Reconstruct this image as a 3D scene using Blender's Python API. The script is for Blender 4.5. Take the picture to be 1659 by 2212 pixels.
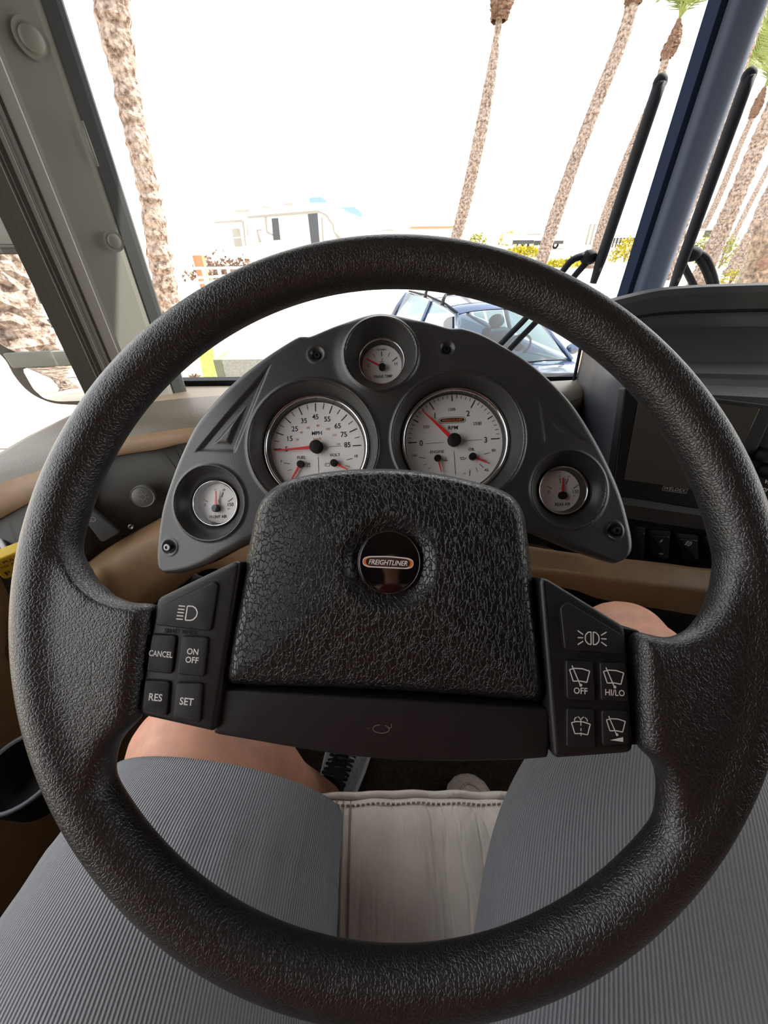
import bpy, bmesh, math, random
import numpy as np
from mathutils import Matrix, Vector

# ---------------------------------------------------------------- clearing
for o in list(bpy.data.objects):
    bpy.data.objects.remove(o)
SC = bpy.context.scene
COL = SC.collection
random.seed(7)
RNG = np.random.default_rng(7)

# ---------------------------------------------------------------- camera
EYE = 2.40                       # lens height above the outdoor ground
FPX, CX, CY = 832.0, 829.5, 1106.0   # focal length and centre in pixels of a 1659 x 2212 frame
PITCH, ROLL = math.radians(36.5), math.radians(0.64)
c_f = np.array([0, math.cos(PITCH), -math.sin(PITCH)])
_u = np.array([0, math.sin(PITCH), math.cos(PITCH)])
_r = np.array([1.0, 0, 0])
c_r = math.cos(ROLL) * _r - math.sin(ROLL) * _u
c_u = math.cos(ROLL) * _u + math.sin(ROLL) * _r
cam = bpy.data.cameras.new('camera')
cam_o = bpy.data.objects.new('camera', cam)
COL.objects.link(cam_o)
M = Matrix.Identity(4)
for i in range(3):
    M[i][0], M[i][1], M[i][2] = c_r[i], c_u[i], -c_f[i]
M[2][3] = EYE
cam_o.matrix_world = M
cam.sensor_fit = 'HORIZONTAL'
cam.sensor_width = 36.0
cam.lens = 36.0 * FPX / 1659.0
cam.clip_start = 0.01
cam.clip_end = 600
SC.camera = cam_o

# ---------------------------------------------------------------- sky, sun, exposure
SC.view_settings.view_transform = 'Standard'
SC.view_settings.look = 'None'
SC.view_settings.gamma = 1.0
SC.view_settings.use_curve_mapping = False
SC.view_settings.exposure = 0.0
w = bpy.data.worlds.new('sky')
SC.world = w
w.use_nodes = True
bg = w.node_tree.nodes['Background']
bg.inputs[0].default_value = (0.97, 0.985, 1.0, 1)
bg.inputs[1].default_value = 3.4
sun = bpy.data.lights.new('sun', 'SUN')
sun.energy = 17.0
sun.angle = math.radians(0.6)
sun.color = (1.0, 0.93, 0.82)
sun_o = bpy.data.objects.new('sun', sun)
COL.objects.link(sun_o)
sun_o.rotation_euler = Vector((0.78, 0.30, 0.92)).to_track_quat('Z', 'Y').to_euler()
SC.cycles.max_bounces = 8
SC.cycles.transparent_max_bounces = 16
SC.cycles.use_denoising = True

# ---------------------------------------------------------------- helpers
# cab coordinates: metres, origin at the driver's eye point, x right, y forward, z up


def ray(u, v):
    return c_f + c_r * (u - CX) / FPX - c_u * (v - CY) / FPX


def ay(u, v, y):
    r = ray(u, v)
    return r * (y / r[1])


def az(u, v, z):
    r = ray(u, v)
    return r * (z / r[2])


def ax(u, v, x):
    r = ray(u, v)
    return r * (x / r[0])


class Frame:
    """A plane in the cab: origin and axes in cab coordinates."""

    def __init__(s, o, ex, ey):
        s.o = np.array(o, float)
        s.x = np.array(ex, float) / np.linalg.norm(ex)
        ey = np.array(ey, float) - s.x * np.dot(ey, s.x)
        s.y = ey / np.linalg.norm(ey)
        s.z = np.cross(s.x, s.y)

    def at(s, u, v, z=0.0):
        r = ray(u, v)
        p0 = s.o + s.z * z
        k = np.dot(p0, s.z) / np.dot(r, s.z)
        d = r * k - s.o
        return (float(d @ s.x), float(d @ s.y))

    def pts(s, px, z=0.0):
        return [s.at(u, v, z) for u, v in px]

    def world(s):
        m = Matrix.Identity(4)
        for i in range(3):
            m[i][0], m[i][1], m[i][2], m[i][3] = s.x[i], s.y[i], s.z[i], s.o[i]
        m[2][3] += EYE
        return m


WORLD = {}


class MB:
    def __init__(s):
        s.v, s.f, s.uv = [], [], None

    def add(s, v, f):
        n = len(s.v)
        s.v += [tuple(map(float, p)) for p in v]
        s.f += [tuple(i + n for i in q) for q in f]
        return s

    def quad(s, *p):
        return s.add(p, [tuple(range(len(p)))])

    def box(s, x0, x1, y0, y1, z0, z1):
        v = [(x, y, z) for x in (x0, x1) for y in (y0, y1) for z in (z0, z1)]
        return s.add(v, [(0, 1, 3, 2), (4, 6, 7, 5), (0, 4, 5, 1), (2, 3, 7, 6), (0, 2, 6, 4), (1, 5, 7, 3)])

    def grid(s, rows, close=False):
        n = len(rows[0])
        v = [p for r in rows for p in r]
        f = []
        for i in range(len(rows) - 1):
            for j in range(n if close else n - 1):
                k = (j + 1) % n
                f.append((i * n + j, i * n + k, (i + 1) * n + k, (i + 1) * n + j))
        return s.add(v, f)

    def lathe(s, prof, n=48, c=(0, 0), cap0=False, cap1=False):
        rows = [[(c[0] + r * math.cos(2 * math.pi * k / n), c[1] + r * math.sin(2 * math.pi * k / n), z) for k in range(n)] for r, z in prof]
        b = len(s.v)
        s.grid(rows, True)
        if cap0:
            s.f.append(tuple(b + k for k in reversed(range(n))))
        if cap1:
            q = b + (len(prof) - 1) * n
            s.f.append(tuple(q + k for k in range(n)))
        return s

    def slab(s, out, z0, z1, bev=0.001, seg=3):
        """Solid with the 2D outline, from z0 to z1, its top edge rounded by bev."""
        out = np.array(out, float)
        a = 0.5 * np.sum(out[:, 0] * np.roll(out[:, 1], -1) - out[:, 1] * np.roll(out[:, 0], -1))
        if a < 0:
            out = out[::-1]
        n = len(out)
        d = np.roll(out, -1, 0) - np.roll(out, 1, 0)
        d /= np.linalg.norm(d, axis=1)[:, None] + 1e-12
        inn = np.stack([-d[:, 1], d[:, 0]], 1)
        rows = [[(p[0], p[1], z0) for p in out]]
        for k in range(seg + 1):
            t = math.pi / 2 * k / seg
            q = out + inn * bev * (1 - math.cos(t))
            rows.append([(p[0], p[1], z1 - bev + bev * math.sin(t)) for p in q])
        b = len(s.v)
        s.grid(rows, True)
        q = b + (len(rows) - 1) * n
        s.f.append(tuple(q + k for k in range(n)))
        s.f.append(tuple(b + k for k in reversed(range(n))))
        return s

    def flat(s, pts, z):
        return s.add([(x, y, z) for x, y in pts], [tuple(range(len(pts)))])

    def bar(s, p, q, wd, z, h=None):
        """flat stroke (or thin bar of height h) from p to q"""
        p, q = np.array(p, float), np.array(q, float)
        d = q - p
        n = np.array([-d[1], d[0]]) / (np.linalg.norm(d) + 1e-12) * wd / 2
        o = [p + n, p - n, q - n, q + n]
        if h is None:
            return s.flat(o, z)
        return s.slab(o, z, z + h, h * 0.3, 2)

    def path(s, pts, wd, z):
        for a, b in zip(pts[:-1], pts[1:]):
            s.bar(a, b, wd, z)
        return s

    def tube(s, path, rad, n=12, cap=True):
        P = [np.array(p, float) for p in path]
        R = rad if hasattr(rad, '__len__') else [rad] * len(P)
        t0 = P[1] - P[0]
        up = np.array([0, 0, 1.0]) if abs(t0[2]) < 0.9 * np.linalg.norm(t0) else np.array([1.0, 0, 0])
        rows = []
        for i, p in enumerate(P):
            t = P[min(i + 1, len(P) - 1)] - P[max(i - 1, 0)]
            t /= np.linalg.norm(t)
            a = np.cross(t, up)
            a /= np.linalg.norm(a)
            bb = np.cross(a, t)
            up = bb
            rx, ry = (R[i] if hasattr(R[i], '__len__') else (R[i], R[i]))
            rows.append([p + a * rx * math.cos(2 * math.pi * k / n) + bb * ry * math.sin(2 * math.pi * k / n) for k in range(n)])
        b = len(s.v)
        s.grid(rows, True)
        if cap:
            s.f.append(tuple(b + k for k in reversed(range(n))))
            q = b + (len(P) - 1) * n
            s.f.append(tuple(q + k for k in range(n)))
        return s

    def ball(s, c, rx, ry, rz, n=16, m=10):
        rows = []
        for i in range(m + 1):
            t = math.pi * i / m
            r = max(math.sin(t), 1e-3)
            rows.append([(c[0] + rx * r * math.cos(2 * math.pi * k / n), c[1] + ry * r * math.sin(2 * math.pi * k / n), c[2] - rz * math.cos(t)) for k in range(n)])
        return s.grid(rows, True)

    def text(s, body, x, y, size, z=0.0, rot=0.0, bold=0.0, shear=0.0, space=1.0, sx=1.0):
        cu = bpy.data.curves.new('t', 'FONT')
        cu.body = body
        cu.align_x = 'CENTER'
        cu.align_y = 'CENTER'
        cu.size = 1.0
        cu.offset = bold
        cu.shear = shear
        cu.space_character = space
        cu.resolution_u = 3
        o = bpy.data.objects.new('t', cu)
        me = bpy.data.meshes.new_from_object(o)
        c_, s_ = math.cos(rot), math.sin(rot)
        vs = [(v.co.x, v.co.y) for v in me.vertices]
        if vs:
            y0, y1 = min(q[1] for q in vs), max(q[1] for q in vs)
            x0, x1 = min(q[0] for q in vs), max(q[0] for q in vs)
            mx, my = (x0 + x1) / 2, (y0 + y1) / 2
            vv = []
            for a, b in vs:
                a, b = (a - mx) * size * sx, (b - my) * size
                vv.append((x + a * c_ - b * s_, y + a * s_ + b * c_, z))
            s.add(vv, [tuple(p.vertices) for p in me.polygons])
        bpy.data.objects.remove(o)
        bpy.data.curves.remove(cu)
        bpy.data.meshes.remove(me)
        return s


def roundpoly(pts, r, n=6):
    """round the corners of a polygon; r a number or one per corner"""
    P = [np.array(p, float) for p in pts]
    out = []
    m = len(P)
    for i in range(m):
        a, b, c = P[i - 1], P[i], P[(i + 1) % m]
        rr = r[i] if hasattr(r, '__len__') else r
        d1, d2 = a - b, c - b
        l1, l2 = np.linalg.norm(d1), np.linalg.norm(d2)
        k = min(rr, l1 * 0.48, l2 * 0.48)
        p0, p2 = b + d1 / l1 * k, b + d2 / l2 * k
        for j in range(n + 1):
            t = j / n
            out.append(tuple((1 - t) ** 2 * p0 + 2 * t * (1 - t) * b + t * t * p2))
    return out


def resample(pts, n, closed=True):
    P = np.array(pts, float)
    if closed:
        P = np.vstack([P, P[:1]])
    d = np.r_[0, np.cumsum(np.linalg.norm(np.diff(P, axis=0), axis=1))]
    t = np.linspace(0, d[-1], n + 1)[:-1] if closed else np.linspace(0, d[-1], n)
    return np.stack([np.interp(t, d, P[:, k]) for k in range(P.shape[1])], 1)


def smooth_line(pts, n):
    """Catmull-Rom through the points, n samples"""
    P = np.array(pts, float)
    Q = np.vstack([2 * P[0] - P[1], P, 2 * P[-1] - P[-2]])
    out = []
    for t in np.linspace(0, len(P) - 1 - 1e-9, n):
        i = int(t)
        x = t - i
        a, b, c, d = Q[i], Q[i + 1], Q[i + 2], Q[i + 3]
        out.append(0.5 * (2 * b + (c - a) * x + (2 * a - 5 * b + 4 * c - d) * x * x + (3 * b - a - 3 * c + d) * x ** 3))
    return np.array(out)


def empty(name, m=None, loc=None):
    o = bpy.data.objects.new(name, None)
    o.empty_display_size = 0.05
    COL.objects.link(o)
    if m is None:
        m = Matrix.Translation(Vector((loc[0], loc[1], loc[2] + EYE)))
    o.matrix_world = m
    WORLD[o.name] = m.copy()
    return o


def build(name, mb, mat, parent=None, smooth=False, local=False, origin=None, auto=None):
    """Link one mesh object. Vertices are in cab coordinates, or in the parent's own axes when local."""
    me = bpy.data.meshes.new(name)
    V = np.array(mb.v, float).reshape(-1, 3)
    o = bpy.data.objects.new(name, me)
    if parent is not None:
        pm = WORLD[parent.name]
        if not local:
            im = np.array(pm.inverted())
            V = (V + [0, 0, EYE]) @ im[:3, :3].T + im[:3, 3]
        o.parent = parent
        WORLD[o.name] = pm.copy()
        own = Matrix.Identity(4)
    else:
        og = np.array(origin, float) if origin is not None else np.array([V[:, 0].mean(), V[:, 1].mean(), V[:, 2].min()])
        V = V - og
        own = Matrix.Translation(Vector((og[0], og[1], og[2] + EYE)))
        o.matrix_world = own
        WORLD[o.name] = own.copy()
    me.from_pydata([tuple(p) for p in V], [], mb.f)
    me.update()
    if mb.uv is not None:
        l = me.uv_layers.new(name='UVMap')
        idx = np.zeros(len(me.loops), int)
        me.loops.foreach_get('vertex_index', idx)
        l.data.foreach_set('uv', np.array(mb.uv, float)[idx].ravel())
    if mat is not None:
        me.materials.append(mat)
    if smooth:
        me.polygons.foreach_set('use_smooth', [True] * len(me.polygons))
    COL.objects.link(o)
    if o.name != name:
        WORLD[o.name] = WORLD.get(o.name, own)
    if smooth and auto:
        bm = bmesh.new()
        bm.from_mesh(me)
        for e in bm.edges:
            if len(e.link_faces) == 2 and e.calc_face_angle(0) > math.radians(auto):
                e.smooth = False
        bm.to_mesh(me)
        bm.free()
    return o


def fixnorm(o):
    bm = bmesh.new()
    bm.from_mesh(o.data)
    bmesh.ops.recalc_face_normals(bm, faces=bm.faces)
    bm.to_mesh(o.data)
    bm.free()
    return o


def tag(o, label=None, cat=None, group=None, kind=None):
    if label:
        o['label'] = label
    if cat:
        o['category'] = cat
    if group:
        o['group'] = group
    if kind:
        o['kind'] = kind
    return o


def mod(o, kind, **kw):
    m = o.modifiers.new(kind.lower(), kind)
    for k, v in kw.items():
        setattr(m, k, v)
    return m


# ---------------------------------------------------------------- materials
def srgb(r, g, b):
    f = lambda c: (c / 255 / 12.92) if c <= 10.31 else ((c / 255 + 0.055) / 1.055) ** 2.4
    return (f(r), f(g), f(b), 1)


def mat(name, col, rough=0.5, metal=0.0, spec=0.5, noise=None, bump=None, vor=None, emit=None, coat=0.0, uvwave=None, col2=None, nscale=20, sheen=0.0):
    m = bpy.data.materials.new(name)
    m.use_nodes = True
    t = m.node_tree
    N, L = t.nodes, t.links
    b = N['Principled BSDF']
    col = tuple(col) + (1,) if len(col) == 3 else col
    b.inputs['Base Color'].default_value = col
    b.inputs['Roughness'].default_value = rough
    b.inputs['Metallic'].default_value = metal
    b.inputs['Specular IOR Level'].default_value = spec
    b.inputs['Coat Weight'].default_value = coat
    b.inputs['Sheen Weight'].default_value = sheen
    tc = N.new('ShaderNodeTexCoord')
    if noise or col2:
        nz = N.new('ShaderNodeTexNoise')
        nz.inputs['Scale'].default_value = nscale
        nz.inputs['Detail'].default_value = 6
        nz.inputs['Roughness'].default_value = 0.65
        L.new(tc.outputs['Object'], nz.inputs['Vector'])
        cr = N.new('ShaderNodeValToRGB')
        cr.color_ramp.elements[0].position = 0.35
        cr.color_ramp.elements[1].position = 0.66
        a = noise or 0
        c2 = col2 if col2 else tuple(min(1, c * (1 + a)) for c in col[:3])
        c1 = col[:3] if col2 else tuple(c * (1 - a) for c in col[:3])
        cr.color_ramp.elements[0].color = tuple(c1[:3]) + (1,)
        cr.color_ramp.elements[1].color = tuple(c2[:3]) + (1,)
        L.new(nz.outputs['Fac'], cr.inputs['Fac'])
        L.new(cr.outputs['Color'], b.inputs['Base Color'])
    last = None
    if bump:
        sc, st, ds = bump
        nb = N.new('ShaderNodeTexNoise')
        nb.inputs['Scale'].default_value = sc
        nb.inputs['Detail'].default_value = 3
        L.new(tc.outputs['Object'], nb.inputs['Vector'])
        bp = N.new('ShaderNodeBump')
        bp.inputs['Strength'].default_value = st
        bp.inputs['Distance'].default_value = ds
        L.new(nb.outputs['Fac'], bp.inputs['Height'])
        last = bp
    if vor:
        sc, st, ds, dist = vor[:4]
        st_ = vor[4] if len(vor) > 4 else (1, 1, 1)
        mp = N.new('ShaderNodeMapping')
        mp.inputs['Scale'].default_value = st_
        L.new(tc.outputs['Object'], mp.inputs['Vector'])
        nd = N.new('ShaderNodeTexNoise')
        nd.inputs['Scale'].default_value = sc * 0.6
        nd.inputs['Detail'].default_value = 3
        L.new(mp.outputs[0], nd.inputs['Vector'])
        mx = N.new('ShaderNodeVectorMath')
        mx.operation = 'SCALE'
        mx.inputs['Scale'].default_value = dist / sc
        L.new(nd.outputs['Color'], mx.inputs[0])
        ad = N.new('ShaderNodeVectorMath')
        ad.operation = 'ADD'
        L.new(mp.outputs[0], ad.inputs[0])
        L.new(mx.outputs[0], ad.inputs[1])
        vo = N.new('ShaderNodeTexVoronoi')
        vo.feature = 'DISTANCE_TO_EDGE'
        vo.inputs['Scale'].default_value = sc
        L.new(ad.outputs[0], vo.inputs['Vector'])
        rm = N.new('ShaderNodeMapRange')
        rm.interpolation_type = 'SMOOTHSTEP'
        rm.inputs['From Max'].default_value = vor[5] if len(vor) > 5 else 0.22
        L.new(vo.outputs['Distance'], rm.inputs['Value'])
        bp = N.new('ShaderNodeBump')
        bp.inputs['Strength'].default_value = abs(st)
        bp.invert = st < 0
        bp.inputs['Distance'].default_value = ds
        L.new(rm.outputs[0], bp.inputs['Height'])
        if last:
            L.new(last.outputs[0], bp.inputs['Normal'])
        last = bp
    if uvwave:
        sc, st, ds, dark = uvwave
        wv = N.new('ShaderNodeTexWave')
        wv.wave_type = 'BANDS'
        wv.bands_direction = 'X'
        wv.inputs['Scale'].default_value = sc
        wv.inputs['Distortion'].default_value = 0.4
        wv.inputs['Detail'].default_value = 2
        wv.inputs['Detail Scale'].default_value = 4
        L.new(tc.outputs['UV'], wv.inputs['Vector'])
        bp = N.new('ShaderNodeBump')
        bp.inputs['Strength'].default_value = st
        bp.inputs['Distance'].default_value = ds
        L.new(wv.outputs['Fac'], bp.inputs['Height'])
        if last:
            L.new(last.outputs[0], bp.inputs['Normal'])
        last = bp
        mxc = N.new('ShaderNodeMix')
        mxc.data_type = 'RGBA'
        mxc.inputs['A'].default_value = tuple(c * dark for c in col[:3]) + (1,)
        mxc.inputs['B'].default_value = col
        L.new(wv.outputs['Fac'], mxc.inputs['Factor'])
        L.new(mxc.outputs['Result'], b.inputs['Base Color'])
    if last:
        L.new(last.outputs[0], b.inputs['Normal'])
    if emit:
        b.inputs['Emission Color'].default_value = col
        b.inputs['Emission Strength'].default_value = emit
    return m


def glass_mat(name, tint=(1, 1, 1), base=0.03, top=0.6, power=4.0):
    m = bpy.data.materials.new(name)
    m.use_nodes = True
    t = m.node_tree
    N, L = t.nodes, t.links
    N.remove(N['Principled BSDF'])
    out = N['Material Output']
    tr = N.new('ShaderNodeBsdfTransparent')
    tr.inputs[0].default_value = tuple(tint) + (1,)
    gl = N.new('ShaderNodeBsdfGlossy')
    gl.inputs['Roughness'].default_value = 0.02
    lw = N.new('ShaderNodeLayerWeight')
    lw.inputs['Blend'].default_value = 0.5
    pw = N.new('ShaderNodeMath')
    pw.operation = 'POWER'
    pw.inputs[1].default_value = power
    L.new(lw.outputs['Facing'], pw.inputs[0])
    ma = N.new('ShaderNodeMath')
    ma.operation = 'MULTIPLY_ADD'
    ma.inputs[1].default_value = top
    ma.inputs[2].default_value = base
    L.new(pw.outputs[0], ma.inputs[0])
    mx = N.new('ShaderNodeMixShader')
    L.new(ma.outputs[0], mx.inputs[0])
    L.new(tr.outputs[0], mx.inputs[1])
    L.new(gl.outputs[0], mx.inputs[2])
    L.new(mx.outputs[0], out.inputs['Surface'])
    return m


LEATHER = mat('black_wheel_leather', (0.011, 0.0102, 0.0102), 0.40, spec=0.85, sheen=0.02, vor=(480, 0.45, 0.0004, 1.2), bump=(70, 0.15, 0.002))
PADLEATHER = mat('black_pad_leather', (0.010, 0.0100, 0.0105), 0.34, spec=0.55, vor=(390, -0.8, 0.0006, 1.8, (1, 0.65, 1), .12), bump=(900, 0.15, 0.0003))
GRAIN = mat('black_grained_plastic', (0.013, 0.0125, 0.014), 0.42, spec=0.5, bump=(1800, 0.35, 0.0003))
BUTTON = mat('button_rubber', (0.015, 0.0155, 0.017), 0.5, spec=0.4, bump=(1500, 0.2, 0.0002))
CLUSTER = mat('cluster_plastic', (0.036, 0.035, 0.035), 0.33, spec=0.55, bump=(900, 0.35, 0.0005), noise=0.15, nscale=600)
DASHDARK = mat('dark_dash_plastic', (0.048, 0.049, 0.047), 0.5, spec=0.4, bump=(700, 0.25, 0.0006))
BLACK = mat('matte_black', (0.006, 0.006, 0.006), 0.6, spec=0.3)
GLOSSBLACK = mat('gloss_black', (0.006, 0.005, 0.005), 0.08, spec=0.6)
WHITEINK = mat('white_ink', (0.82, 0.80, 0.78), 0.6)
GREYINK = mat('grey_ink', (0.20, 0.19, 0.18), 0.6)
DARKINK = mat('black_ink', (0.015, 0.015, 0.018), 0.6)
ORANGEINK = mat('orange_ink', (0.55, 0.20, 0.10), 0.6)
ORANGE = mat('badge_orange', (0.80, 0.20, 0.05), 0.4)
CHROME = mat('chrome', (0.82, 0.82, 0.83), 0.07, metal=1.0)
STEEL = mat('dark_steel', (0.18, 0.18, 0.18), 0.35, metal=1.0)
DIAL = mat('dial_white', (0.88, 0.85, 0.82), 0.7, spec=0.2)
NEEDLE = mat('needle_red', (0.85, 0.03, 0.035), 0.5)
BEIGE = mat('beige_dash_vinyl', srgb(118, 92, 64)[:3], 0.55, spec=0.3, bump=(600, 0.3, 0.0008), noise=0.08, nscale=40)
BEIGETOP = mat('taupe_dash_top', srgb(80, 71, 58)[:3], 0.45, spec=0.4, bump=(420, 0.5, 0.0012), noise=0.1, nscale=60)
WALLBEIGE = mat('cab_wall_vinyl', srgb(120, 104, 84)[:3], 0.6, spec=0.3, bump=(300, 0.2, 0.001), noise=0.06)
CEILING = mat('headliner', srgb(86, 79, 72)[:3], 0.9, spec=0.1, bump=(400, 0.2, 0.001))
CARPET = mat('dark_carpet', (0.020, 0.013, 0.010), 0.95, spec=0.1, bump=(250, 0.9, 0.004), noise=0.4, nscale=120)
PILLAR = mat('grey_pillar_plastic', (0.17, 0.175, 0.155), 0.55, spec=0.35, bump=(500, 0.3, 0.0008))
PILLARDARK = mat('brown_black_trim', (0.050, 0.045, 0.038), 0.55, spec=0.35, bump=(500, 0.25, 0.0006))
POSTBLUE = mat('blue_grey_post', (0.095, 0.125, 0.195), 0.55, spec=0.35, bump=(500, 0.3, 0.0008))  # blue cast of lens flare is put into this base colour
RUBBER = mat('black_rubber', (0.013, 0.015, 0.020), 0.75, spec=0.15)
SCREEN = mat('dead_screen', (0.080, 0.074, 0.062), 0.12, spec=0.6)  # cabin reflection is painted in as a lighter brownish base colour
BRASS = mat('brass_trim', (0.65, 0.42, 0.20), 0.3, metal=1.0)
YELLOW = mat('yellow_plastic', (0.62, 0.42, 0.03), 0.4)
SEAT = mat('cream_seat_leather', srgb(218, 208, 198)[:3], 0.55, spec=0.35, bump=(180, 0.3, 0.002), vor=(60, 0.35, 0.002, 1.6, (1, 0.18, 1)), noise=0.05, nscale=25)
SEATWELT = mat('seat_stitching', srgb(150, 140, 130)[:3], 0.7)
SKIN = mat('skin', srgb(205, 150, 125)[:3], 0.5, spec=0.4, noise=0.10, nscale=45, bump=(260, 0.25, 0.0008))
SKIN.node_tree.nodes['Principled BSDF'].inputs['Subsurface Weight'].default_value = 0.15
SKIN.node_tree.nodes['Principled BSDF'].inputs['Subsurface Radius'].default_value = (0.01, 0.004, 0.002)
SHORTS = mat('ribbed_grey_cotton', srgb(137, 138, 142), 0.85, spec=0.15, uvwave=(1.0, 0.7, 0.0012, 0.62), sheen=0.2)
SHORTSIN = mat('grey_cotton_hem', srgb(120, 123, 128)[:3], 0.85, spec=0.15, bump=(350, 0.3, 0.001))
SHOEGREY = mat('grey_knit_shoe', srgb(120, 120, 125)[:3], 0.9, spec=0.15, bump=(500, 0.5, 0.001), noise=0.3, nscale=200)
SHOETAN = mat('taupe_suede_shoe', srgb(176, 160, 148)[:3], 0.9, spec=0.1, bump=(500, 0.4, 0.0008), noise=0.12, nscale=120)
GLASS = glass_mat('clear_glass')
LENS = glass_mat('gauge_lens', base=0.035, top=0.7)
CARGLASS = glass_mat('car_glass', tint=(0.33, 0.46, 0.53), base=0.045, top=0.7, power=3)
GROUND = mat('pale_gravel', srgb(184, 174, 160)[:3], 0.95, spec=0.1, noise=0.10, nscale=1.2, bump=(25, 0.4, 0.01))
SAND = mat('dry_dirt', srgb(206, 178, 140)[:3], 0.95, spec=0.1, noise=0.25, nscale=2.5, bump=(12, 0.6, 0.02))
GRASS = mat('lawn_green', srgb(122, 144, 62)[:3], 0.9, spec=0.1, noise=0.45, nscale=14)
BARK = mat('palm_bark', srgb(78, 62, 54)[:3], 0.95, spec=0.1, col2=srgb(172, 158, 148), nscale=11, bump=(14, 0.9, 0.05))
BARKDARK = mat('dead_palm_boots', srgb(105, 84, 72)[:3], 0.95, spec=0.1, noise=0.5, nscale=12)
FROND = mat('palm_frond_green', srgb(120, 130, 70)[:3], 0.7, spec=0.3, noise=0.3, nscale=4)
SHRUB = mat('dry_yellow_shrub', srgb(160, 150, 50)[:3], 0.9, spec=0.1, noise=0.5, nscale=3)
SHRUBG = mat('green_shrub', srgb(120, 125, 40)[:3], 0.9, spec=0.1, noise=0.5, nscale=3)
RVWHITE = mat('rv_white_gelcoat', srgb(238, 238, 236)[:3], 0.35, spec=0.5)
RVGREY = mat('rv_grey_stripe', srgb(135, 132, 124)[:3], 0.5)
DARKGLASS = mat('dark_window_glass', (0.03, 0.035, 0.045), 0.1, spec=0.6)
BLUETINT = mat('blue_roof_cover', srgb(110, 140, 185)[:3], 0.4)
CARBLUE = mat('car_blue_paint', srgb(60, 76, 104)[:3], 0.2, metal=0.6, spec=0.6, coat=0.8)
CARINT = mat('car_interior', srgb(44, 60, 68)[:3], 0.7)
CONCRETE = mat('grey_concrete', srgb(128, 130, 126)[:3], 0.95, spec=0.1, noise=0.18, nscale=25, bump=(60, 0.5, 0.006))
WOODGREY = mat('weathered_wood', srgb(120, 112, 100)[:3], 0.9, noise=0.3, nscale=8)
TRUNKGREY = mat('split_grey_trunk', srgb(58, 48, 42)[:3], 0.95, col2=srgb(160, 140, 122), nscale=7, bump=(10, 0.8, 0.03))
MIRROR = mat('mirror_glass', (0.9, 0.9, 0.9), 0.01, metal=1.0)
ORANGEPOST = mat('orange_post', srgb(150, 105, 70)[:3], 0.7)
ROOFTILE = mat('red_roof', srgb(190, 120, 95)[:3], 0.8)

# ================================================================ STRUCTURE: cab shell
FLOOR, CEIL = -1.02, 0.98
XL, XR, YB, YF = -0.69, 1.88, -2.9, 1.06


def struct(name, mb, m, **kw):
    o = build(name, mb, m, **kw)
    o['kind'] = 'structure'
    return o


struct('floor', MB().box(XL - .05, XR + .05, YB, YF + .05, FLOOR - .06, FLOOR), CARPET)
struct('ceiling', MB().box(XL - .05, XR + .05, YB, YF + .05, CEIL, CEIL + .06), CEILING)
struct('wall_back', MB().box(XL - .05, XR + .05, YB - .05, YB, FLOOR, CEIL), WALLBEIGE)
SILL, HEAD = -0.40, 0.62
for nm, x0, x1 in (('wall_left', XL - .012, XL), ('wall_right', XR, XR + .05)):
    b = MB()
    b.box(x0, x1, YB, YF + .05, FLOOR, SILL).box(x0, x1, YB, YF + .05, HEAD, CEIL)
    for y0, y1 in ((YB, -0.45), (.935, YF + .05)):
        b.box(x0, x1, y0, y1, SILL, HEAD)
    struct(nm, b, PILLARDARK)
struct('wall_front', MB().box(XL, XR, YF, YF + .05, FLOOR, -.37).box(XL, XR, YF, YF + .05, .56, CEIL), DASHDARK)
# windshield: two panes
wn = empty('window_1', loc=(.6, 1.09, -.37))
wn['kind'] = 'structure'
for x0, x1 in ((-.56, .615), (.625, 1.82)):
    build('pane', MB().quad((x0, 1.085, -.40), (x1, 1.085, -.40), (x1, 1.085, .58), (x0, 1.085, .58)), GLASS, wn)
build('seal', MB().box(-.56, 1.82, 1.062, 1.095, -.42, -.333).box(-.56, 1.82, 1.075, 1.095, .565, .60), RUBBER, wn)
for k, (nm, x) in enumerate((('window_2', XL - .02), ('window_3', XR + .02))):
    e = empty(nm, loc=(x, .2, SILL))
    e['kind'] = 'structure'
    for y0, y1 in ((-.45, .935),):
        build('pane', MB().quad((x, y0, SILL), (x, y1, SILL), (x, y1, HEAD), (x, y0, HEAD)), GLASS, e)
    fr = MB()
    xi = XL + .012 if k == 0 else XR - .012
    for y0, y1 in ((-.45, .935),):
        fr.box(min(x, xi), max(x, xi), y0, y1, SILL, SILL + .02).box(min(x, xi), max(x, xi), y0, y1, HEAD - .02, HEAD)
        fr.box(min(x, xi), max(x, xi), y0, y0 + .02, SILL, HEAD).box(min(x, xi), max(x, xi), y1 - .02, y1, SILL, HEAD)
    build('window_frame', fr, PILLARDARK, e)

# left front corner pillar: a vertical moulding with a stepped section
pl = empty('trim_1', loc=(-.57, .93, -.42))
pl['kind'] = 'structure'


def vert(name, prof, m, z0=-.42, z1=.75, parent=None, smooth=False):
    b = MB()
    b.grid([[(x, y, z) for x, y in prof] for z in np.linspace(z0, z1, 7)])
    o = build(name, b, m, parent, smooth=smooth)
    mod(o, 'SOLIDIFY', thickness=.006, offset=1)
    return o


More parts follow.
